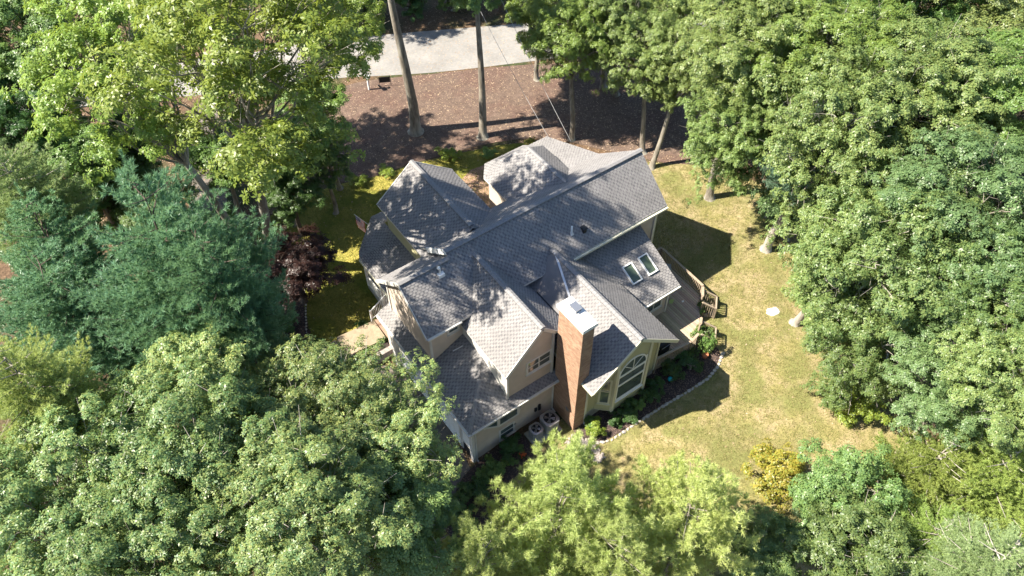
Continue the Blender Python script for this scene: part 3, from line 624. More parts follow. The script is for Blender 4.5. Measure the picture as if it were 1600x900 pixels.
def broadleaf(name, R, Hh, nl, nsub, nros, nleaf, L, W, seed, lobe=.34):
    r = np.random.default_rng(seed)
    lc = []
    while len(lc) < nl:                                       # lobes fill an ellipsoid, kept apart
        v = unit(r, 1, .75)[0]; rad = r.uniform(.45, .80) if len(lc) > nl * .2 else r.uniform(.05, .45)
        p = v * rad * np.array([R, R, Hh])
        if all(np.linalg.norm((p - q) / [1, 1, Hh / R]) > R * .30 for q in lc) or r.random() < .03: lc.append(p)
    P = []; Dv = []; N = []
    for c in lc:
        lr = R * lobe * r.uniform(.5, 1.35); el = 1 + r.uniform(0, .5)
        sv = unit(r, nsub, .85); out = c / max(np.linalg.norm(c), .1); sv = sv + out * .35; sv /= np.linalg.norm(sv, axis=1, keepdims=True)
        sc = c + (sv + out * ((sv @ out)[:, None]) * (el - 1)) * lr * r.uniform(.35, 1.2, (nsub, 1)) * [1, 1, .8]
        sr = R * lobe * r.uniform(.22, .48)
        rv = unit(r, nsub * nros, .8); base = np.repeat(sc, nros, 0); ax = rv * .6 + np.repeat(sv, nros, 0) * .5 + [0, 0, .45]
        ax /= np.linalg.norm(ax, axis=1, keepdims=True)
        rc = base + rv * sr * r.uniform(.5, 1.15, (len(rv), 1)) * [1, 1, .75]
        t1 = np.cross(ax, [0.31, .9, .2]); t1 /= np.linalg.norm(t1, axis=1, keepdims=True); t2 = np.cross(ax, t1)
        for i in range(nleaf):
            a = 2 * math.pi * i / nleaf + r.uniform(-.35, .35, len(rc)) + np.arange(len(rc)) * .7
            lift = r.uniform(-.25, .55, (len(rc), 1))
            d = t1 * np.cos(a)[:, None] + t2 * np.sin(a)[:, None] + ax * lift
            P.append(rc + d * .02); Dv.append(d); N.append(ax + unit(r, len(rc)) * .25)
    P = np.concatenate(P); Dv = np.concatenate(Dv); N = np.concatenate(N); k = len(P)
    me = leaf_mesh(name, P, Dv, N, L * r.uniform(.7, 1.25, k), W * r.uniform(.75, 1.2, k)); me['R'] = R; me['H'] = Hh
    return me, lc
def conifer(name, R, Hh, seed, ups=.25, nwh=14, nbr=8, tuft_n=26, nl=.19, nw=.034, step=.19, spread=.50, plume=0):
    """whorled branches with needle tufts; origin in the middle of the crown"""
    r = np.random.default_rng(seed); T = []; A = []; ends = []
    for w in range(nwh):
        f = (w + .5) / nwh; z = -Hh + 2 * Hh * f; prof = (1 - f) ** .62 * (1 if f > .12 else .75); Lb = R * max(prof, .10)
        for b in range(nbr if f < .75 else 5):
            az = 2 * math.pi * (b + r.random() * .7) / nbr + w * 1.3; L_ = Lb * r.uniform(.72, 1.18); s = .25 if L_ < 1 else .35
            e = None
            while s < L_:
                t = s / L_; zz = z + L_ * (.10 * t + ups * t * t) + r.normal() * .04
                c = np.array([math.cos(az) * s, math.sin(az) * s, zz]); lat = (1 - t * .75) * L_ * spread * .5
                perp = np.array([-math.sin(az), math.cos(az), 0]); nlat = max(1, int(lat / (step * .8)))
                for k in range(-nlat, nlat + 1):
                    off = perp * (lat * k / nlat) + np.array([math.cos(az), math.sin(az), 0]) * abs(k) / nlat * lat * .6
                    T.append(c + off + r.normal(size=3) * [.05, .05, .06]); A.append(np.array([math.cos(az), math.sin(az), .55]) + perp * .9 * k / nlat + r.normal(size=3) * .25)
                if plume and s > L_ * .35:
                    hp = plume * r.uniform(.6, 1.25); kz = 0
                    while kz < hp:
                        for q in range(2 if kz < hp * .6 else 1): T.append(c + [r.normal() * .13 * (1 - kz / hp), r.normal() * .13 * (1 - kz / hp), .1 + kz]); A.append(np.array([0, 0, 1.]) + r.normal(size=3) * .35)
                        kz += .15
                s += step * r.uniform(.8, 1.2)
            ends.append((np.array([0, 0, z]), c))
    for k in range(4): T.append(np.array([0, 0, Hh * (1 + .05 * k)])); A.append(np.array([0, 0, 1.]))
    T = np.array(T); A = np.array(A); A /= np.linalg.norm(A, axis=1, keepdims=True); n = len(T)
    C0 = np.repeat(T, tuft_n, 0); AX = np.repeat(A, tuft_n, 0); d = unit(r, n * tuft_n, .6) + AX * .9; d /= np.linalg.norm(d, axis=1, keepdims=True)
    C0 = C0 + AX * r.uniform(-.08, .08, (len(C0), 1))
    S = np.cross(d, unit(r, len(d))); S /= np.linalg.norm(S, axis=1, keepdims=True); ln = nl * r.uniform(.7, 1.2, (len(d), 1))
    V = np.empty((len(d), 3, 3)); V[:, 0] = C0 + S * nw * .5; V[:, 1] = C0 - S * nw * .5; V[:, 2] = C0 + d * ln
    k = len(d); me = D.meshes.new(name); me.vertices.add(3 * k); me.vertices.foreach_set('co', V.astype(np.float32).ravel())
    me.loops.add(3 * k); me.loops.foreach_set('vertex_index', np.arange(3 * k, dtype=np.int32)); me.polygons.add(k)
    me.polygons.foreach_set('loop_start', np.arange(0, 3 * k, 3, dtype=np.int32)); me.polygons.foreach_set('loop_total', np.full(k, 3, np.int32))
    me.update(calc_edges=True); me.materials.append(M['leaf_mid']); me['R'] = R; me['H'] = Hh
    return me, ends
MESH = {'big': [broadleaf('crown_big', 4.4, 3.8, 52, 16, 15, 7, .142, .062, s, .26) for s in (11, 12, 13)],
        'open': [broadleaf('crown_open', 4.4, 3.8, 40, 12, 13, 7, .15, .066, s, .235) for s in (15, 16)],
        'small': [broadleaf('crown_small', 2.6, 2.4, 30, 13, 13, 7, .135, .060, s, .31) for s in (21, 22)],
        'shrub': [broadleaf('crown_shrub', 1.4, 1.2, 13, 10, 7, 6, .13, .06, s, .38) for s in (31, 32)],
        'tiny': [broadleaf('crown_tiny', .6, .5, 7, 7, 5, 6, .11, .05, s, .42) for s in (41, 42)],
        'pine': [conifer('crown_pine', 4.0, 4.0, s) for s in (51, 52)],
        'pinet': [conifer('crown_tall_pine', 3.4, 4.6, s, ups=.45, nwh=13, nbr=7, spread=.34, tuft_n=30, plume=.7, step=.30, nl=.19, nw=.021) for s in (61, 62)]}
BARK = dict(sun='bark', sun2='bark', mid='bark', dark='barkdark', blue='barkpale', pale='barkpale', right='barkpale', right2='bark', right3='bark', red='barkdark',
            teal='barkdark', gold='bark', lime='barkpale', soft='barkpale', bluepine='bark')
def limb(mb, a, b, r0, r1, n=6, wob=.12, seg=4, r=None):
    a, b = Vector(a), Vector(b); L = (b - a).length; pts = [a]
    for i in range(1, seg): pts.append(a.lerp(b, i / seg) + Vector((r.uniform(-1, 1), r.uniform(-1, 1), r.uniform(-.4, .9))) * L * wob * .5)
    pts.append(b); mb.tube(pts, [r0 + (r1 - r0) * (i / seg) for i in range(seg + 1)], n, cap=False); return pts
def tree(name, cx, cy, cz, bx, by, R, hz, cls, pal, label, cat='tree', group=None, idx=0):
    r = random.Random(idx * 17 + 5); me, sk = MESH[cls][idx % len(MESH[cls])]
    z0 = gh(bx, by) - .05; t = thing(name, label, cat, (bx, by, z0), group)
    cr = D.objects.new('crown', me); C.objects.link(cr); cr.parent = t
    off = Vector((cx - bx, cy - by, cz - z0)); rz = r.random() * 6.283
    sx, sz = R / me['R'], hz / me['H']
    cr.location = off; cr.rotation_euler = (r.uniform(-.12, .12), r.uniform(-.12, .12), rz); cr.scale = (sx * r.uniform(.94, 1.06), sx * r.uniform(.94, 1.06), sz)
    cr.material_slots[0].link = 'OBJECT'; cr.material_slots[0].material = M['leaf_' + pal]
    bm = M[BARK.get(pal, 'bark')]; rad = .07 + R * .048; mb = MB()
    con = cls.startswith('pine')
    top = off + Vector((0, 0, hz * (.8 if con else .35))); bot = Vector((0, 0, 0)); n = 7; pts = []; rr = []
    for i in range(n + 1):
        f = i / n; p = bot.lerp(top, f); p += Vector((math.sin(f * 5 + idx), math.cos(f * 4 + idx), 0)) * (0 if f in (0, 1) else .09 * R * .4)
        pts.append(p); rr.append(rad * (1.4 if name == 'tall_tree' else 1) * (1.35 if i == 0 else 1) * (1 - (.95 if con else .72) * f))
    flare = [pts[0], pts[0].lerp(pts[1], .07), pts[0].lerp(pts[1], .25)]; mb.tube(flare + pts[1:], [rr[0] * 1.35, rr[0] * .95, rr[0] * .76] + rr[1:], 10, cap=False); mb.build('trunk', bm, t, True)
    mb = MB(); rm = Matrix.Rotation(rz, 3, 'Z')
    if con:
        for a, e in sk[::2]:
            A = rm @ Vector((a[0] * sx, a[1] * sx, a[2] * sz)) + off; E = rm @ Vector((e[0] * sx, e[1] * sx, e[2] * sz)) + off
            mb.tube([A, A.lerp(E, .5) - Vector((0, 0, .05)), E], [.035, .022, .008], 4, cap=False)
    else:
        for c in sk:
            c = rm @ Vector((c[0] * sx, c[1] * sx, c[2] * sz)) + off; j = r.randint(6 if name == 'tall_tree' else 4, n - (0 if name == 'tall_tree' else 1)) if R > 1.6 else r.randint(1, n - 1); s_ = pts[min(j, n)]
            P_ = limb(mb, s_, c, rr[j] * .55, .02, 5, r=r)
            for _ in range(5):
                e = c + Vector((r.uniform(-1, 1), r.uniform(-1, 1), r.uniform(-.2, 1))) * R * .28; limb(mb, P_[r.randint(2, 4)], e, .02, .006, 4, seg=2, r=r)
    mb.build('branches', bm, t, True)
    return t
TREES=[
('oak_tree',-6.4,19.4,16.0,-3.6,19.7,4.6,4.6,'open','sun','yellow green oak at the upper left, its trunk leaning left behind the red maple'),
('oak_tree',-2.2,12.7,18.7,-2.6,20.5,5.9,5.6,'open','sun','largest yellow green oak at the upper left'),
('oak_tree',5.6,22.8,12.0,4.5,28.8,3.9,3.6,'open','sun','bright green oak left of the road edge near the top of the photo'),
('oak_tree',2.5,20.1,9.0,4.2,23.1,2.3,2.2,'small','mid','small slender oak at the left edge of the mulch bed'),
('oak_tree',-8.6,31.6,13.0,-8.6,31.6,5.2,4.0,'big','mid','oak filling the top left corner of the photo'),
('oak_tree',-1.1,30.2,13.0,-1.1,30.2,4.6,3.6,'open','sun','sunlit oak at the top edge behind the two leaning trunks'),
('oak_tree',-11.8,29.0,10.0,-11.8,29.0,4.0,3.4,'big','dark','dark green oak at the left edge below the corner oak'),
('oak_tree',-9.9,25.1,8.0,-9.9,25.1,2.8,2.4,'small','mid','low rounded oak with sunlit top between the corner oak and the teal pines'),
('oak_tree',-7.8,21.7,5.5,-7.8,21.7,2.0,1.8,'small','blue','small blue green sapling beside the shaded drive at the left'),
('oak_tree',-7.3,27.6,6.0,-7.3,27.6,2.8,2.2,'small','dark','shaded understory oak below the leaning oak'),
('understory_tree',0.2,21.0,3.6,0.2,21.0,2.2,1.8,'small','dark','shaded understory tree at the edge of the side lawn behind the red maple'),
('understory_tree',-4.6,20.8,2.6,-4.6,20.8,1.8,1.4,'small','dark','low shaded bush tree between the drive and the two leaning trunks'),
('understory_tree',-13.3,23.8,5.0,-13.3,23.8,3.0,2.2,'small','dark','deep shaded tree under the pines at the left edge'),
('pine_tree',-8.4,9.1,13.0,-8.4,9.1,4.9,5.6,'pine','teal','broad teal pine left of the red maple'),
('pine_tree',-12.8,19.7,12.0,-12.8,19.7,3.4,3.6,'pine','soft','sun tipped pine at the left edge above the teal pines'),
('pine_tree',-13.4,14.1,9.0,-13.4,14.1,4.6,4.0,'pine','teal','dense teal pine at the left edge, middle height of the photo'),
('pine_tree',-15.1,5.8,14.0,-15.1,5.8,3.0,3.2,'pine','gold','pale golden green pine at the left edge above the lower left oaks'),
('pine_tree',-7.4,6.9,13.3,-7.4,6.9,3.2,4.6,'pine','teal','teal pine top nearest the red maple, right end of the left pines'),
('pine_tree',-12.7,16.6,10.0,-12.7,16.6,3.8,3.8,'pine','teal','teal pine between the sun tipped pine and the left edge'),
('pine_tree',-11.1,12.1,6.0,-11.1,12.1,3.6,2.8,'pine','teal','shaded teal pine between the golden pine and the red maple bed'),
('pine_tree',-7.5,11.6,5.0,-7.5,11.6,2.6,2.4,'pine','teal','smaller shaded pine just left of the garden bed'),
('japanese_maple',-2.3,15.7,2.7,-2.3,15.7,2.9,1.9,'small','red','dark red leaved maple beside the side lawn'),
('oak_tree',-7.0,8.6,5.5,-7.0,8.6,2.0,1.9,'small','blue','blue green young oak at the lower edge of the garden bed'),
('oak_tree',-10.2,3.8,12.0,-10.2,3.8,2.4,2.2,'small','pale','small silvery topped oak above the lower left group'),
('oak_tree',-6.5,1.0,10.0,-6.5,1.0,3.6,3.0,'big','pale','pale leaved oak left of the garage wall with its crown below the flagstone walk'),
('oak_tree',-4.7,-1.0,9.0,-4.7,-1.0,3.2,2.8,'big','pale','oak whose crown almost touches the garage wall'),
('oak_tree',-11.6,0.7,12.0,-11.6,0.7,3.9,3.4,'big','pale','broad silvery green oak in the middle of the lower left group'),
('oak_tree',-16.1,2.0,12.0,-16.1,2.0,4.0,3.4,'big','pale','silvery green oak in the lower left corner'),
('oak_tree',-9.3,-3.8,12.0,-9.3,-3.8,3.8,3.4,'big','pale','silvery green oak at the bottom edge left of the golden pine'),
('oak_tree',-6.2,-4.5,8.5,-6.2,-4.5,2.9,2.6,'small','blue','blue green oak at the bottom edge next to the front flower bed'),
('oak_tree',-14.5,-2.0,12.0,-14.5,-2.0,3.4,3.0,'big','pale','oak crown cut by the bottom edge near the lower left corner'),
('oak_tree',-8.7,3.5,6.0,-8.7,3.5,3.0,2.4,'small','dark','shaded oak showing between the pale lower left crowns'),
('oak_tree',-14.3,7.2,7.0,-14.3,7.2,3.2,2.4,'small','dark','shaded oak between the golden pine and the lower left corner oak'),
('pine_tree',-0.3,-7.4,7.0,-0.3,-7.4,4.2,5.2,'pinet','gold','tall golden green pine with upright tips in front of the air conditioners'),
('pine_tree',3.9,-10.6,6.5,3.9,-10.6,3.9,4.8,'pinet','gold','golden green pine on the lower lawn right of the tallest golden pine'),
('pine_tree',-4.0,-7.5,7.5,-4.0,-7.5,2.7,3.4,'pinet','gold','golden green pine cut by the bottom edge below the flower bed'),
('pine_tree',0.3,-10.4,7.0,0.3,-10.4,3.2,4.0,'pinet','gold','golden green pine at the bottom edge between the two taller golden pines'),
('oak_tree',11.7,-13.6,4.2,11.7,-13.6,2.6,2.7,'small','blue','blue green small oak with bare grey twigs at the lower right lawn edge'),
('oak_tree',10.4,-15.5,5.0,10.4,-15.5,2.8,2.5,'small','blue','low oak at the bottom edge between the lawn and the soft pine'),
('oak_tree',7.0,-13.1,4.0,7.0,-13.1,2.2,2.1,'small','blue','low blue green oak at the bottom edge right of the golden pines'),
('hemlock_tree',15.9,-14.9,5.0,15.9,-14.9,2.9,3.2,'pine','lime','feathery yellow green hemlock at the right end of the lawn'),
('hemlock_tree',17.5,-16.9,6.0,17.5,-16.9,3.0,3.2,'pine','lime','feathery yellow green hemlock at the right edge of the photo'),
('hemlock_tree',12.9,-17.1,5.0,12.9,-17.1,2.5,2.8,'pine','lime','lower yellow green hemlock near the bottom right corner'),
('pine_tree',9.9,-19.0,11.0,9.9,-19.0,2.4,2.4,'pine','soft','soft pale green pine top in the bottom right corner'),
('oak_tree',19.7,-7.5,9.5,23.7,-2.8,4.5,5.4,'big','right','large olive oak overhanging the right lawn, its grey trunk farthest under the woods'),
('oak_tree',19.9,-5.5,8.5,20.8,-3.8,3.4,4.2,'big','right','olive oak whose grey trunk base stands nearest the white boulder'),
('oak_tree',18.9,-8.6,4.6,18.9,-8.6,3.2,4.3,'big','right','rounded olive oak bulging over the right lawn edge above the lime shrub'),
('oak_tree',20.9,-4.9,4.0,20.9,-4.9,2.3,2.6,'small','right','low leafy tree between the two nearest grey trunks at the right lawn edge'),
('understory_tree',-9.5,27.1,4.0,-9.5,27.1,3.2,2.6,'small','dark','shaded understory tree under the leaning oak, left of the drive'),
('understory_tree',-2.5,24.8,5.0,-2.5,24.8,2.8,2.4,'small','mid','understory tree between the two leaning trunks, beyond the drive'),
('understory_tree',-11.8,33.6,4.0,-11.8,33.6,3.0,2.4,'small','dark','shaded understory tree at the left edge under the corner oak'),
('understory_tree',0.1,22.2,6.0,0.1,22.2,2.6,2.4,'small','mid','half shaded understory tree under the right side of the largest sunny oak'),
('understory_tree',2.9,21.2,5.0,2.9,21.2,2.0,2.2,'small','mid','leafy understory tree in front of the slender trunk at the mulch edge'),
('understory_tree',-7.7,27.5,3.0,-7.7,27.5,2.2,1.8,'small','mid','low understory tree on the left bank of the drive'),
('oak_tree',18.7,-13.1,8.0,18.7,-13.1,3.4,3.0,'big','right2','blue tinged oak behind the lime shrub at the right'),
('oak_tree',18.4,-14.8,10.0,18.4,-14.8,3.2,3.0,'big','right','oak at the right edge above the hemlocks'),
('oak_tree',23.2,-0.5,11.0,23.8,1.4,4.4,5.2,'big','right','large oak on the grey trunk at the upper right corner of the lawn'),
('oak_tree',23.1,-8.3,12.0,23.1,-8.3,4.6,4.0,'big','right2','broad oak at the right edge, middle of the woods'),
('oak_tree',21.1,-12.2,11.0,21.1,-12.2,3.8,3.4,'big','blue','oak at the right edge just below the broad one'),
('oak_tree',27.4,-1.8,13.0,27.4,-1.8,4.8,4.0,'big','right','bright olive oak in the upper right woods'),
('oak_tree',30.2,-5.1,13.0,30.2,-5.1,4.5,4.0,'big','mid','olive oak at the right edge near the top corner'),
('oak_tree',26.2,3.3,13.0,26.2,3.3,4.4,3.8,'big','sun2','oak at the top right, left of the brightest olive crown'),
('oak_tree',24.2,7.0,13.0,24.2,7.0,4.2,3.6,'big','right3','green oak at the top edge above the pale blue green pine'),
('oak_tree',33.5,4.2,13.0,33.5,4.2,4.5,4.0,'big','mid','oak at the top edge of the right woods'),
('oak_tree',37.8,0.3,13.0,37.8,0.3,5.0,4.0,'big','right','oak filling the top right corner'),
('oak_tree',21.8,5.0,8.0,29.2,3.7,3.1,3.6,'big','right3','oak with a low crown hanging over the mulch and the top of the lawn'),
('oak_tree',24.1,5.5,10.0,31.4,7.4,3.6,4.4,'big','right3','oak behind the low hanging crown at the top of the lawn'),
('pine_tree',23.2,0.6,9.5,30.0,1.2,2.6,3.6,'pine','bluepine','pale blue green pine peeking out between the right oaks'),
('oak_tree',25.5,1.3,4.2,25.5,1.3,3.0,4.0,'small','right2','small oak beside the grey trunk base at the lawn edge'),
('oak_tree',23.4,14.4,7.8,23.6,13.2,2.9,3.3,'big','right3','oak whose grey trunk stands just behind the right gable'),
('oak_tree',24.9,12.0,7.9,23.0,11.6,2.9,3.3,'big','right3','oak on the pale trunk right of the gable, nearest the lawn'),
('oak_tree',20.3,18.0,8.3,20.3,17.3,3.0,3.2,'big','sun2','oak behind the overhead cables, trunk at the rear of the house'),
('oak_tree',23.4,17.3,8.5,26.3,19.4,3.0,3.2,'big','right3','oak on the dark trunk in the middle of the mulch bed'),
('oak_tree',26.1,20.7,8.0,26.1,20.7,3.6,4.0,'big','right3','oak at the top edge beyond the mulch bed'),
('oak_tree',29.0,16.6,8.0,29.0,16.6,3.8,4.0,'big','right3','oak at the top edge right of the mulch bed'),
('oak_tree',22.5,24.6,5.2,22.5,24.6,2.8,3.2,'small','sun2','small oak at the top edge beside the road'),
('tall_tree',15.9,22.5,13.2,15.2,21.4,2.9,3.2,'small','mid','straight mulch bed tree with leafy lower twigs over the road'),
('tall_tree',11.2,25.9,17.0,11.5,24.8,4.4,3.0,'big','mid','tall bare trunked tree leaning left over the sunlit mulch'),
('oak_tree',10.0,43.0,7.0,10.0,43.0,3.4,3.0,'big','mid','oak beyond the road at the top left'),
('oak_tree',10.5,42.0,12.0,10.5,42.0,3.7,3.6,'open','dark','tree added beyond the road to shade it, left of the tall leaning trunk'),  # added shade caster: crown above the view, throws shade on the road
('oak_tree',17.0,39.6,12.0,17.0,39.6,3.6,3.6,'open','dark','tree added beyond the road to shade it, right of the tall leaning trunk'),  # second added caster, its unseen crown shades the middle of the road
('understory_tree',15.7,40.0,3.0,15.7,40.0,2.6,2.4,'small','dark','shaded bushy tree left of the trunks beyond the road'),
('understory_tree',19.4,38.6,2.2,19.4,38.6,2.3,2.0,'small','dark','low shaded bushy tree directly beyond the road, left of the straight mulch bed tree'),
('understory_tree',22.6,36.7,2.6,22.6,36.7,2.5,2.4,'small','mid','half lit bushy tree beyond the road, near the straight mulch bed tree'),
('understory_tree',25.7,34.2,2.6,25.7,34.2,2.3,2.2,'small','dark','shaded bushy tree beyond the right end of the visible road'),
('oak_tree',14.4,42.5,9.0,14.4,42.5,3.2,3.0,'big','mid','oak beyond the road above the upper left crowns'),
('oak_tree',23.5,36.2,12.0,23.5,36.2,3.2,3.2,'open','dark','tree added beyond the far end of the road to shade it'),  # third added caster, unseen crown placed to shade the road's right end
]
i = 0
for (n_, cx, cy, cz, bx, by, R_, hz, cl, pal, lab) in TREES:
    if cl == 'pine' and pal in ('lime',): pass
    tree(n_, cx, cy, cz, bx, by, R_, hz, cl, pal, lab, group='trees around the clearing', idx=i); i += 1
# shrubs and plants: (x, y, R, class, palette, label)
SH = [
    (12.24, -10.19, 1.7, 1.5, 'shrub', 'yellow', 'golden orange shrub standing alone on the lower lawn'),
    (18.6, -9.9, 1.35, 1.3, 'shrub', 'limeshrub', 'bright lime green shrub under the right oaks at the lawn edge'),
    (2.5, -.5, .62, .6, 'tiny', 'shrub', 'rounded dark green bush under the basement window'),
    (1.9, -.45, .6, .55, 'tiny', 'shrub', 'dark green bush second from the basement window'),
    (.95, -.75, .75, .6, 'tiny', 'hosta', 'big bright topped bush nearest the garage corner'),
    (.15, -.95, .6, .5, 'tiny', 'hosta', 'low yellow green bush in front of the garage corner board'),
    (-.8, -.95, .65, .55, 'tiny', 'shrub', 'green bush between the garage corner and the walk'),
    (-.4, -1.6, .6, .5, 'tiny', 'shrub', 'green bush in the middle of the front flower bed'),
    (-1.5, -.95, .55, .5, 'tiny', 'hosta', 'pale green bush at the drive side of the flower bed'),
    (-2.3, -1.5, .7, .6, 'tiny', 'blue', 'blue green bush with a white hoop beside it'),
    (-1.7, -2.35, .6, .5, 'tiny', 'shrub', 'green bush between the two lower red plants'),
    (1.75, -1.15, .32, .3, 'tiny', 'hosta', 'small round plant alone on dark mulch by the lawn'),
    (6.65, -2.35, .62, .55, 'tiny', 'limeshrub', 'glowing lime plant at the chimney end of the rear bed'),
    (6.5, -1.85, .45, .4, 'tiny', 'hosta', 'yellow green plant tight against the chimney base'),
    (7.7, -2.5, .6, .5, 'tiny', 'shrub', 'dark plant under the angled bay window'),
    (8.6, -2.7, .6, .55, 'tiny', 'shrub', 'dark leafy plant in front of the bay'),
    (9.3, -2.5, .5, .5, 'tiny', 'hosta', 'mid green plant below the middle of the bay'),
    (10.2, -2.6, .6, .55, 'tiny', 'shrub', 'dark plant below the right corner of the bay'),
    (10.9, -2.1, .55, .5, 'tiny', 'shrub', 'dark plant behind the teal ball'),
    (12.3, -2.0, .7, .65, 'tiny', 'shrub', 'bush at the foot of the deck railing'),
    (13.4, -2.5, .75, .6, 'tiny', 'shrub', 'wide bush at the far end of the rear bed'),
    (13.3, -1.85, .55, .6, 'tiny', 'dark', 'dark bush under the deck corner'),
    (15.0, -2.0, .55, 1.0, 'tiny', 'hosta', 'tall oval bright shrub beside the lower deck stair'),
    (15.4, -1.35, .55, .7, 'tiny', 'hosta', 'rounded shrub inside the lower stair landing'),
    (16.75, -.15, .45, .7, 'tiny', 'hosta', 'potted looking leafy shrub inside the upper stair landing'),
    (-4.3, 12.4, .5, .55, 'tiny', 'limeshrub', 'bright lime plant in the dark garden bed'),
    (-3.9, 11.4, .5, .45, 'tiny', 'shrub', 'low green plant by the flagstone steps'),
    (-4.7, 11.5, .5, .45, 'tiny', 'shrub', 'low green plant in the middle of the garden bed'),
    (-3.2, 12.0, .5, .5, 'tiny', 'hosta', 'yellow green plant inside the curve of the edging stones'),
    (-5.2, 13.2, .6, .5, 'tiny', 'dark', 'dark plant at the back of the garden bed'),
    (-3.9, 14.2, .6, .5, 'tiny', 'dark', 'dark plant below the red maple'),
    (-1.2, 9.7, .4, .5, 'tiny', 'blue', 'pale blue green plant in the planter beside the walk'),
    (.3, 10.0, .4, .5, 'tiny', 'shrub', 'dark green plant at the porch end of the planter'),
    (-.3, 11.6, .38, .5, 'tiny', 'shrub', 'small dark plant beside the brick landing'),
    (-1.9, 9.3, .5, .35, 'tiny', 'yellow', 'yellow flowering plant at the low end of the planter wall'),
    (11.8, 20.9, .75, .6, 'tiny', 'limeshrub', 'sunlit lime grass clump at the edge of the mulch behind the house'),
    (14.4, 19.4, .6, .45, 'tiny', 'hosta', 'grass clump between the mulch and the patio'),
    (17.5, 18.7, .4, .35, 'tiny', 'yellow', 'small yellow flowers at the mulch edge behind the rear roof'),
    (5.6, 22.9, .7, .45, 'tiny', 'limeshrub', 'sunlit low plants at the left corner of the mulch'),
    (7.6, 22.3, .6, .4, 'tiny', 'limeshrub', 'low lime plants between side lawn and mulch'),
]
for k, (x, y, R_, hz, cl, pal, lab) in enumerate(SH):
    tree('shrub', x, y, gh(x, y) + hz * .72, x, y, R_, hz, cl, pal, lab, cat='shrub', group='shrubs in the garden', idx=100 + k)
# red flowering plants
rp = [(2.44, -1.15, 'red flowering plant nearest the air conditioners'), (.68, -1.37, 'largest red flowering plant, on the dark mulch by the shaded grass'),
      (-1.44, -2.01, 'red flowering plant between the golden pine tip and the bushes'), (-2.05, -2.81, 'lowest red flowering plant of the bed')]
for k, (x, y, lab) in enumerate(rp):
    t = thing('flowering_plant', lab, 'flower', (x, y, gh(x, y)), 'red flowering plants in the front bed')
    r = random.Random(k); mb = MB()
    for _ in range(40):
        a = r.random() * 6.283; s = r.uniform(.02, .2) * (1.3 if k == 1 else 1); z = r.uniform(.15, .4); p = Vector((math.cos(a) * s, math.sin(a) * s, z)); w = r.uniform(.025, .045)
        mb.add([p + Vector((-w, 0, 0)), p + Vector((0, -w, .01)), p + Vector((w, 0, .0)), p + Vector((0, w, .02))], [(0, 1, 2, 3)])
    mb.build('petals', M['redflower'], t); mb = MB()
    for _ in range(14):
        a = r.random() * 6.283; p = Vector((math.cos(a) * .22, math.sin(a) * .22, r.uniform(.1, .3))); q = Vector((-math.sin(a), math.cos(a), 0)) * .03
        mb.add([Vector((0, 0, .02)), p + q, p * 1.25, p - q], [(0, 1, 2, 3)])
    mb.build('leaves', M['leaf_shrub'], t)
# ---------------------------------------------------------------- stones
def rock_mesh(seed, sx, sy, sz, m):
    import bmesh
    bm = bmesh.new(); bmesh.ops.create_icosphere(bm, subdivisions=1, radius=1); r = random.Random(seed)
    for v in bm.verts: v.co = Vector((v.co.x * sx, v.co.y * sy, v.co.z * sz)) * r.uniform(.78, 1.15)
    me = D.meshes.new('stone'); bm.to_mesh(me); bm.free(); me.materials.append(m); return me
RK = [rock_mesh(s, .15, .11, .08, M['stone']) for s in range(4)]; RK2 = [rock_mesh(s + 9, .10, .075, .06, M['stone2']) for s in range(4)]
def stones(parent, pts, meshes, r, lift=.03, sc=(.75, 1.25)):
    for x, y, a in pts:
        o = D.objects.new('stone', r.choice(meshes)); C.objects.link(o); o.parent = parent; o.location = Vector((x, y, gh(x, y) + lift)) - parent.location
        s = r.uniform(*sc); o.scale = (s, s, s); o.rotation_euler = (r.uniform(-.2, .2), r.uniform(-.2, .2), a + r.uniform(-.4, .4))
def along(path, step):
    out = []; carry = 0
    for a, b in zip(path[:-1], path[1:]):
        L = math.hypot(b[0] - a[0], b[1] - a[1]); s = carry
        while s < L: out.append((a[0] + (b[0] - a[0]) * s / L, a[1] + (b[1] - a[1]) * s / L, math.atan2(b[1] - a[1], b[0] - a[0]))); s += step
        carry = s - L
    return out
r = random.Random(5)
t = thing('stone_edging', 'row of pale fieldstones edging the rear flower bed along the lawn', 'stone border', (6, -3, gh(6, -3)))
stones(t, along([(6.2, -2.95), (6.9, -3.28), (9.0, -3.38), (10.8, -3.48), (12.2, -3.58), (13.8, -3.6), (14.8, -3.35), (15.8, -2.8)], .27), RK, r)
t = thing('stone_edging', 'curved row of thin stones between side lawn and dark garden bed', 'stone border', (-2, 16, gh(-2, 16)))
stones(t, along([(-1.75, 17.2), (-2.0, 16.1), (-2.7, 14.7), (-3.3, 13.4), (-3.35, 12.6), (-2.95, 11.9), (-2.6, 11.5)], .24), RK, r, sc=(.5, .75))
t = thing('rock_pile', 'spill of grey rubble rocks between the chimney and the golden pine', 'rocks', (5.6, -2.6, gh(5.6, -2.6)))
pl = [(4.75, -1.9), (5.5, -1.75), (6.15, -2.7), (6.0, -3.9), (5.4, -3.9), (5.3, -2.8)]; pts = []
while len(pts) < 190:
    x, y = r.uniform(4.7, 6.2), r.uniform(-4, -1.7)
    if inside((x, y), pl): pts.append((x, y, r.random() * 6))
stones(t, pts, RK2, r, lift=.04, sc=(.6, 1.35))
import bmesh as _b
bm = _b.new(); _b.ops.create_icosphere(bm, subdivisions=3, radius=1)
for v in bm.verts:
    k = 1 + .12 * math.sin(v.co.x * 5 + 1) * math.cos(v.co.y * 4) + .05 * math.sin(v.co.y * 11); v.co = Vector((v.co.x * .42 * k, v.co.y * .30 * k, max(v.co.z, -.2) * .16))
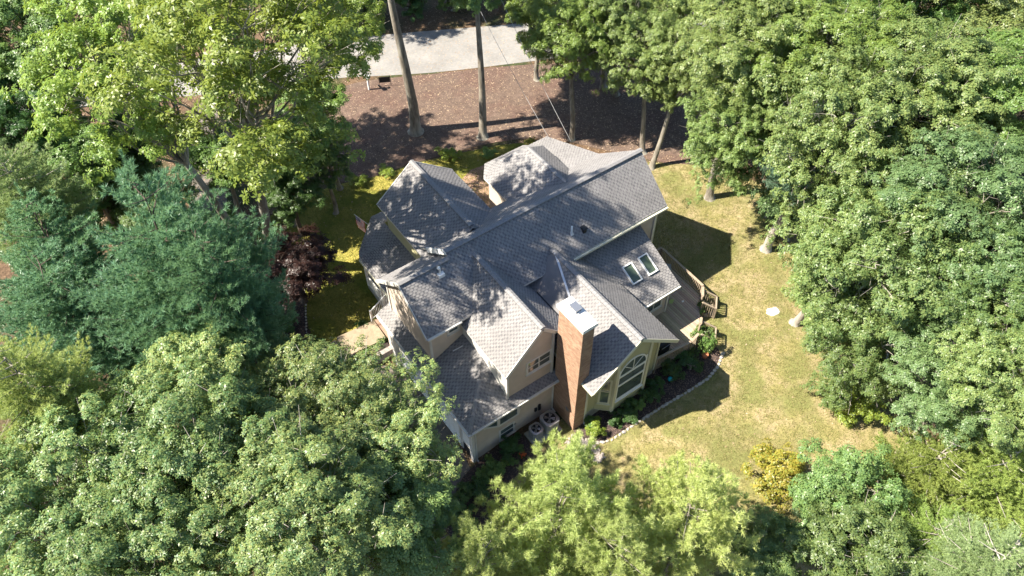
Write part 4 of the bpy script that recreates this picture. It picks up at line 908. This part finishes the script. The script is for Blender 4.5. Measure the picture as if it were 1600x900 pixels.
me = D.meshes.new('boulder'); bm.to_mesh(me); bm.free(); me.materials.append(M['white']); o = D.objects.new('boulder', me); C.objects.link(o); o.location = (20.4, -2.41, gh(20.4, -2.4)); o.rotation_euler = (0, 0, -.3)
tag(o, 'flat white boulder lying alone on the right lawn', 'rock')
# ---------------------------------------------------------------- walk, steps, planter
t = thing('flagstone_walk', 'tan paved walk leading from the porch landing down to the drive', 'walkway', (-.8, 10.7, .2))
mb = MB(); mb.prism([(a + .8, b - 10.7) for a, b in [(-2.2, 9.95), (.3, 9.75), (.35, 11.35), (-2.1, 11.55)]], -.35, .1); mb.build('slab', M['flag'], t)
cxs, cys = (-2.15, 9.3), 0
for i in range(3):
    a0, a1 = math.radians(92 + i * 24), math.radians(92 + (i + 1) * 24 - 1.2); P0 = Vector((-2.15, 9.75)); r0, r1 = .25, 1.75
    q = [(P0.x + math.cos(a) * rr, P0.y + math.sin(a) * rr) for rr, a in ((r0, a0), (r1, a0), (r1 * 1.01, (a0 + a1) / 2), (r1, a1), (r0, a1))]
    mb = MB(); mb.prism([(x + .8, y - 10.7) for x, y in q], -.6, .0 - i * .13); mb.build('step', M['flag'], t)
t = thing('brick_landing', 'small brick landing and steps under the white porch stair rail', 'steps', (.9, 10.4, 0))
for i in range(3):
    mb = MB(); mb.box(-.5 + i * .27, -.7, -.3, .45, .95, .32 + i * .14); mb.build('step', M['brickpave'], t)
t = thing('stair_railing', 'white stair railing with balusters slanting down from the porch', 'railing', (.3, 11.5, .1))
mb = MB(); mb.bar((0, 0, .95), (1.2, .0, 1.75), .06, .05); mb.bar((0, 0, .15), (1.2, 0, .9), .04); mb.build('handrail', M['white'], t)
mb = MB(); mb.box(-.05, -.05, -.2, .05, .05, 1.05); mb.build('post', M['white'], t)
b0 = None
for i in range(10):
    s = .1 + i * .11
    if b0 is None: mb = MB(); mb.box(-.013, -.013, 0, .013, .013, .8); b0 = mb.build('baluster', M['white'], t); b = b0
    else: b = b0.copy(); C.objects.link(b)
    b.location = (s, 0, .15 + s * .64)
t = thing('retaining_wall', 'mossy low retaining wall of the planter between the walk and the garage', 'wall', (-.7, 9.2, -.4))
mb = MB(); mb.box(-1.4, -.32, 0, 1.0, -.08, .62); mb.build('wall_body', M['stone2'], t)
for i in range(9): mb = MB(); mb.box(-1.42 + i * .27, -.35, .62, -1.42 + i * .27 + .255, -.05, .68 + .006 * (i % 3)); mb.build('cap_stone', M['stone2'], t)
mb = MB(); mb.box(-1.35, -.08, 0, .95, .5, .52); mb.build('soil', M['mulch_dark'], t)
# ---------------------------------------------------------------- deck
t = thing('deck', 'weathered wooden deck with railings wrapped around the skylight room', 'deck', (14, 1.5, 0))
DK = ccw([(11.4, 1.2), (11.45, -1.45), (13.9, -1.7), (14.75, -1.5), (15.4, -1.0), (16.35, -.15), (17.3, .85), (17.4, 4.65), (14.7, 4.65), (14.7, 1.2)])
# boards run along y; each board a part, cut to the outline (convex outline, the room stands on top of it)
DKc = ccw([(11.42, 4.6), (11.45, -1.45), (13.9, -1.7), (14.75, -1.5), (16.35, -.15), (17.3, .85), (17.4, 4.65)])
x = 11.43; k = 0
while x < 17.4:
    q = clip([(x, -3), (x + .125, -3), (x + .125, 6), (x, 6)], DKc)
    if len(q) >= 3:
        if x < 14.5: q = clip(q, [(10, -5), (20, -5), (20, 1.24), (10, 1.24)])
        if len(q) >= 3:
            mb = MB(); mb.prism([(a - 14, b - 1.5) for a, b in ccw(q)], .955, .985 + .003 * (k % 2)); mb.build('board', M['deck'], t)
    x += .145; k += 1
def rail(parent, a, b, z, off, hh=.95, gap=.13, base=None):
    a = Vector((a[0], a[1], z)) - off; b = Vector((b[0], b[1], z if base is None else base)) - off; L = (b - a).length; d = (b - a) / L
    mb = MB(); mb.bar(a + Vector((0, 0, hh)), b + Vector((0, 0, hh)), .15, .04); mb.build('top_rail', M['rail'], parent)
    mb = MB(); mb.bar(a + Vector((0, 0, .12)), b + Vector((0, 0, .12)), .05, .07); mb.bar(a + Vector((0, 0, hh - .07)), b + Vector((0, 0, hh - .07)), .04, .07); mb.build('rail_bar', M['rail'], parent)
    n = max(1, int(L / gap)); me = rail.__dict__.get('me')
    for i in range(n):
        p = a + d * (i + .5) * L / n
        if rail.me is None: mb = MB(); mb.box(-.02, -.02, .1, .02, .02, .9); o = mb.build('baluster', M['rail'], parent); rail.me = o.data
        else: o = D.objects.new('baluster', rail.me); C.objects.link(o); o.parent = parent
        o.location = p; o.scale = (1, 1, hh / .95)
    for p in (a, b): mb = MB(); mb.box(p.x - .05, p.y - .05, -.1 - off.z, p.x + .05, p.y + .05, p.z + hh - .02); mb.build('post', M['rail'], parent)
rail.me = None
off = Vector((14, 1.5, 0))
for a, b in (((16.6, 4.62), (17.38, 4.6)), ((17.38, 4.5), (17.32, .85)), ((17.25, .78), (16.75, .28)), ((15.55, -.85), (15.2, -1.15)), ((14.6, -1.6), (13.9, -1.75)), ((13.85, -1.75), (11.5, -1.5))): rail(t, a, b, .98, off)
fr = MB()
for a, b in zip(DKc, DKc[1:] + DKc[:1]): fr.bar((a[0] - 14, a[1] - 1.5, .83), (b[0] - 14, b[1] - 1.5, .83), .05, .22)
fr.build('fascia', M['rail'], t)
def stair(label, c, ang, w):
    s = thing('deck_stair', label, 'stairs', (c[0], c[1], gh(*c)), 'wooden stairs off the deck', ang)
    for i in range(3): mb = MB(); mb.box(i * .27, -w / 2, 0, (i + 1) * .27 - .02, w / 2, .42 - i * .14); mb.build('tread', M['deck'], s)
    z = Vector((0, 0, 0))
    for y in (-w / 2, w / 2):
        mb = MB(); mb.bar((0, y, 1.35), (.85, y, .95), .1, .04); mb.build('top_rail', M['rail'], s)
        for p in ((0, y, 1.33), (.85, y, .93)): mb = MB(); mb.box(p[0] - .045, y - .045, 0, p[0] + .045, y + .045, p[2]); mb.build('post', M['rail'], s)
        for i in range(6): o = D.objects.new('baluster', rail.me); C.objects.link(o); o.parent = s; o.location = (.1 + i * .13, y, .35 - i * .05)
    mb = MB(); mb.bar((.85, -w / 2, .95), (.85, w / 2, .95), .08, .04); mb.build('cross_rail', M['rail'], s)
    for i in range(6): o = D.objects.new('baluster', rail.me); C.objects.link(o); o.parent = s; o.location = (.85, -w / 2 + .12 + i * (w - .24) / 5, .0)
stair('short wooden stair and landing rail at the upper deck corner', (16.85, .3), math.radians(-47), .95)
stair('short wooden stair and landing rail at the lower deck corner', (15.15, -1.35), math.radians(-47), .95)
# deck things
t = thing('grill', 'black covered barbecue grill under the eave by the deck railing', 'grill', (12.55, -.85, .99))
mb = MB(); mb.box(-.38, -.25, .1, .38, .25, .8); mb.build('cart', M['dark'], t)
mb = MB(); mb.tube([(-.4, 0, .82), (.4, 0, .82)], [.24, .24], 14); mb.build('lid', M['dark'], t, True)
mb = MB(); mb.box(-.7, -.2, .78, -.42, .2, .81); mb.box(.42, -.2, .78, .7, .2, .81); mb.build('side_shelf', M['metal'], t)
mb = MB(); mb.tube([(-.3, -.28, .8), (.3, -.28, .8)], [.018, .018], 8); mb.build('handle', M['metal'], t)
t = thing('patio_chair', 'pale grey sling chair on the deck behind the skylight roof', 'chair', (16.9, 3.5, .99), rz=.8)
mb = MB(); mb.box(-.28, -.27, .4, .28, .27, .44); mb.build('seat', M['metal'], t); mb = MB(); mb.bar((0, .28, .44), (0, .5, 1.1), .55, .04, up=(0, 1, 0)); mb.build('backrest', M['white'], t)
for x, y in ((-.26, -.25), (.26, -.25), (-.26, .25), (.26, .25)): mb = MB(); mb.box(x - .015, y - .015, 0, x + .015, y + .015, .42); mb.build('leg', M['metal'], t)
mb = MB(); mb.add([(-.22, -.05, .01), (-.05, -.16, .02), (.2, -.02, .03), (.12, .14, .02), (-.08, .12, .05)], [(0, 1, 2, 3, 4)]); mb.add([(-.22, -.05, .0), (-.05, -.16, .0), (.2, -.02, .0), (.12, .14, .0), (-.08, .12, .0)], [(4, 3, 2, 1, 0)])
o = mb.build('cloth', M['leaf_gold']); o.location = (15.57, 1.53, .99); tag(o, 'crumpled pale yellow cloth lying on the deck boards', 'cloth')
mb = MB(); mb.add([(-.1, -.03, .012), (.05, -.06, .03), (.1, .05, .012), (-.04, .06, .03)], [(0, 1, 2, 3)]); mb.add([(-.1, -.03, 0), (.05, -.06, 0), (.1, .05, 0), (-.04, .06, 0)], [(3, 2, 1, 0)])
o = mb.build('paper_scrap', M['white']); o.location = (16.13, 1.12, .99); tag(o, 'small white scrap on the deck right of the yellow cloth', 'paper')
# teal ball and terracotta pot in the rear bed
t = thing('gazing_ball', 'bright teal gazing ball in the shaded rear flower bed', 'garden ornament', (11.84, -2.48, gh(11.84, -2.48)))
mb = MB(); mb.tube([(0, 0, .0), (0, 0, .12), (0, 0, .2)], [.09, .04, .06], 10); mb.build('stand', M['dark'], t)
bm = _b.new(); _b.ops.create_uvsphere(bm, u_segments=20, v_segments=12, radius=.15); me = D.meshes.new('ball'); bm.to_mesh(me); bm.free(); me.materials.append(M['teal'])
me.polygons.foreach_set('use_smooth', [True] * len(me.polygons)); o = D.objects.new('ball', me); C.objects.link(o); o.parent = t; o.location = (0, 0, .33)
t = thing('flower_pot', 'terracotta pot at the far end of the rear flower bed', 'pot', (14.65, -2.4, gh(14.65, -2.4)))
mb = MB(); mb.tube([(0, 0, 0), (0, 0, .26)], [.12, .18], 14); mb.build('pot_body', M['terra'], t, True); mb = MB(); mb.tube([(0, 0, .26), (0, 0, .31)], [.2, .2], 14); mb.build('rim', M['terra'], t)
# ---------------------------------------------------------------- air conditioners on their pad
mb = MB(); mb.prism([(3.3, -.15), (3.29, -1.15), (3.9, -1.22), (5.1, -1.15), (5.15, -.15)][::-1] if False else [(3.28, -1.15), (5.15, -1.15), (5.15, -.15), (3.28, -.15)], -.02, .12)
o = mb.build('equipment_pad', M['conc']); tag(o, 'thin concrete pad under the two air conditioners', 'concrete pad')
def ac(x, y, s, h, label):
    t = thing('air_conditioner', label, 'air conditioner', (x, y, .12), 'air conditioners beside the chimney')
    def sq(hw, c):
        k = hw - c; return [(-k, -hw), (k, -hw), (hw, -k), (hw, k), (k, hw), (-k, hw), (-hw, k), (-hw, -k)]
    mb = MB(); mb.prism(sq(s / 2, .12), 0, h - .05); mb.build('cabinet', M['acgrey'], t)
    mb = MB(); n = 9
    for sgn in (-1, 1):
        for i in range(14):
            z = .06 + i * (h - .16) / 14; mb.box(-s / 2 + .13, sgn * s / 2 - .008, z, s / 2 - .13, sgn * s / 2 + .012, z + .02); mb.box(sgn * s / 2 - .008, -s / 2 + .13, z, sgn * s / 2 + .012, s / 2 - .13, z + .02)
    mb.build('louvres', M['acgrey'], t)
    # top ring with a round well, fan and wire guard
    N = 32; out = []; inn = []
    for i in range(N):
        a = 2 * math.pi * i / N; c, sn = math.cos(a), math.sin(a); k = min(s / 2 / max(abs(c), abs(sn), 1e-6), (s - .12) / (abs(c) + abs(sn))) + .02; out.append((c * k, sn * k)); inn.append((c * s * .40, sn * s * .40))
    V = [(a, b, h) for a, b in out] + [(a, b, h + .02) for a, b in inn] + [(a, b, h - .08) for a, b in out] + [(a, b, h - .2) for a, b in inn]
    Fc = [(i, (i + 1) % N, N + (i + 1) % N, N + i) for i in range(N)] + [(2 * N + i, 2 * N + (i + 1) % N, (i + 1) % N, i) for i in range(N)] + [(N + i, N + (i + 1) % N, 3 * N + (i + 1) % N, 3 * N + i) for i in range(N)]
    mk('top_cover', V, Fc, M['metal'], t)
    mb = MB(); mb.tube([(0, 0, h - .05), (0, 0, h - .03)], [s * .405, s * .405], 28); mb.build('well', M['dark'], t)
    mb = MB()
    for i in range(4):
        a = i * math.pi / 2 + .4; mb.add([(math.cos(a) * .06, math.sin(a) * .06, h - .0), (math.cos(a) * s * .36, math.sin(a) * s * .36, h - .01), (math.cos(a + .7) * s * .36, math.sin(a + .7) * s * .36, h + .012), (math.cos(a + .9) * .08, math.sin(a + .9) * .08, h + .012)], [(0, 1, 2, 3)])
    mb.tube([(0, 0, h - .02), (0, 0, h + .03)], [.09, .08], 12); mb.build('fan', M['metal'], t)
    mb = MB()
    for rr in (.15, .25, .35):
        p = [(math.cos(2 * math.pi * i / 24) * s * rr, math.sin(2 * math.pi * i / 24) * s * rr, h + .04) for i in range(25)]; mb.tube(p, [.004] * 25, 4, cap=False)
    for i in range(8): a = i * math.pi / 4; mb.bar((0, 0, h + .04), (math.cos(a) * s * .4, math.sin(a) * s * .4, h + .025), .008)
    mb.build('wire_guard', M['dark'], t)
ac(3.75, -.62, .66, .72, 'smaller boxy grey air conditioner, left one beside the house wall')
ac(4.66, -.62, .86, .92, 'larger boxy grey air conditioner next to the brick chimney')
for x, z, h in ((4.35, .9, .5), (4.6, .8, .9)):
    mb = MB(); mb.box(x - .07, .2, z, x + .07, .28, z + h * .6); o = mb.build('disconnect_box', M['dark'], H)
mb = MB(); mb.tube([(2.95, .29, .9), (2.95, .2, .9)], [.07, .07], 10); mb.build('dryer_vent', M['metal'], H)
# ---------------------------------------------------------------- street side things
t = thing('mailbox_post', 'white post with a crossarm beside the road at the left of the mulch', 'post', (11.14, 31.24, gh(11.14, 31.24)))
mb = MB(); mb.box(-.06, -.06, -.1, .06, .06, 1.75); mb.build('post', M['white'], t)
mb = MB(); mb.box(-.06, -.05, 1.1, .06, .55, 1.18); mb.build('crossarm', M['white'], t); mb = MB(); mb.box(-.1, -.1, 1.75, .1, .1, 1.8); mb.build('cap', M['white'], t)
mb = MB(); mb.box(-.1, -.32, 1.2, .1, .12, 1.36); mb.tube([(0, -.32, 1.36), (0, .12, 1.36)], [.1, .1], 12); mb.build('mailbox', M['white'], t)
t = thing('yard_sign', 'small black framed sign on two legs beside the white post', 'sign', (12.4, 30.9, gh(12.4, 30.9)), rz=-.5)
mb = MB(); mb.box(-.42, -.012, .35, .42, .012, .85); mb.build('panel', M['dark'], t)
for x in (-.45, .45): mb = MB(); mb.box(x - .02, -.02, -.05, x + .02, .02, .95); mb.build('leg', M['rail'] if x < 0 else M['dark'], t)
# flag on the porch corner
t = thing('flag', 'small red white and blue striped flag on a slanted pole at the porch corner', 'flag', (3.4, 16.55, 2.2))
top = Vector((-.75, .55, 1.15)); mb = MB(); mb.tube([(0, 0, 0), top], [.018, .014], 8); mb.build('pole', M['white'], t)
d = top.normalized(); dn = Vector((0, 0, -1)); p0 = top - d * .06; hd = Vector((.05, -.04, 0))
def fp(s, z): return p0 - d * (s * .75) + dn * z + Vector((.04 * math.sin(z * 7), .05 * math.sin(z * 6 + s), 0))
for i in range(13):
    s0, s1 = i / 13, (i + 1) / 13; zs = [.42, .7, .95, 1.2] if i < 7 else [0, .3, .6, .9, 1.2]
    V = []; 
    for z in zs: V += [fp(s0, z), fp(s1, z)]
    mk('stripe', V, [(2 * k, 2 * k + 1, 2 * k + 3, 2 * k + 2) for k in range(len(zs) - 1)], M['redcloth'] if i % 2 == 0 else M['white'], t)
mk('canton', [fp(0, 0), fp(7 / 13, 0), fp(0, .21), fp(7 / 13, .21), fp(0, .42), fp(7 / 13, .42)], [(0, 1, 3, 2), (2, 3, 5, 4)], M['bluecloth'], t)
V = MB()
for a in range(4):
    for b in range(4):
        q = fp(.07 + a * .13, .05 + b * .1) + Vector((-.012, -.012, .012)); V.box(q.x - .012, q.y - .012, q.z - .012, q.x + .012, q.y + .012, q.z + .012)
V.build('stars', M['white'], t)
# overhead cables to the rear roof
def cable(a, b, sag, label, k=14):
    a, b = Vector(a), Vector(b); pts = [a.lerp(b, i / k) - Vector((0, 0, sag * 4 * (i / k) * (1 - i / k))) for i in range(k + 1)]
    mb = MB(); mb.tube(pts, [.013] * (k + 1), 6); o = mb.build('overhead_cable', M['wire'], None, True); tag(o, label, 'cable', 'overhead cables to the house')
cable((16.9, 13.4, 4.68), (20.6, 28.5, 9.0), .3, 'upper overhead cable running from the rear roof to the road')
cable((16.4, 15.0, 4.0), (18.7, 28.5, 8.6), .3, 'thinner overhead cable left of the brighter one')
# white garden hoop by the front bed
mb = MB(); p = [(-1.95 + .28 * math.cos(a), -1.75 + .28 * math.sin(a), gh(-2, -1.7) + .35) for a in [2 * math.pi * i / 20 for i in range(21)]]; mb.tube(p, [.015] * 21, 6, cap=False)
o = mb.build('plant_hoop', M['white'], None, True); tag(o, 'white ring shaped plant support among the front bushes', 'plant support')
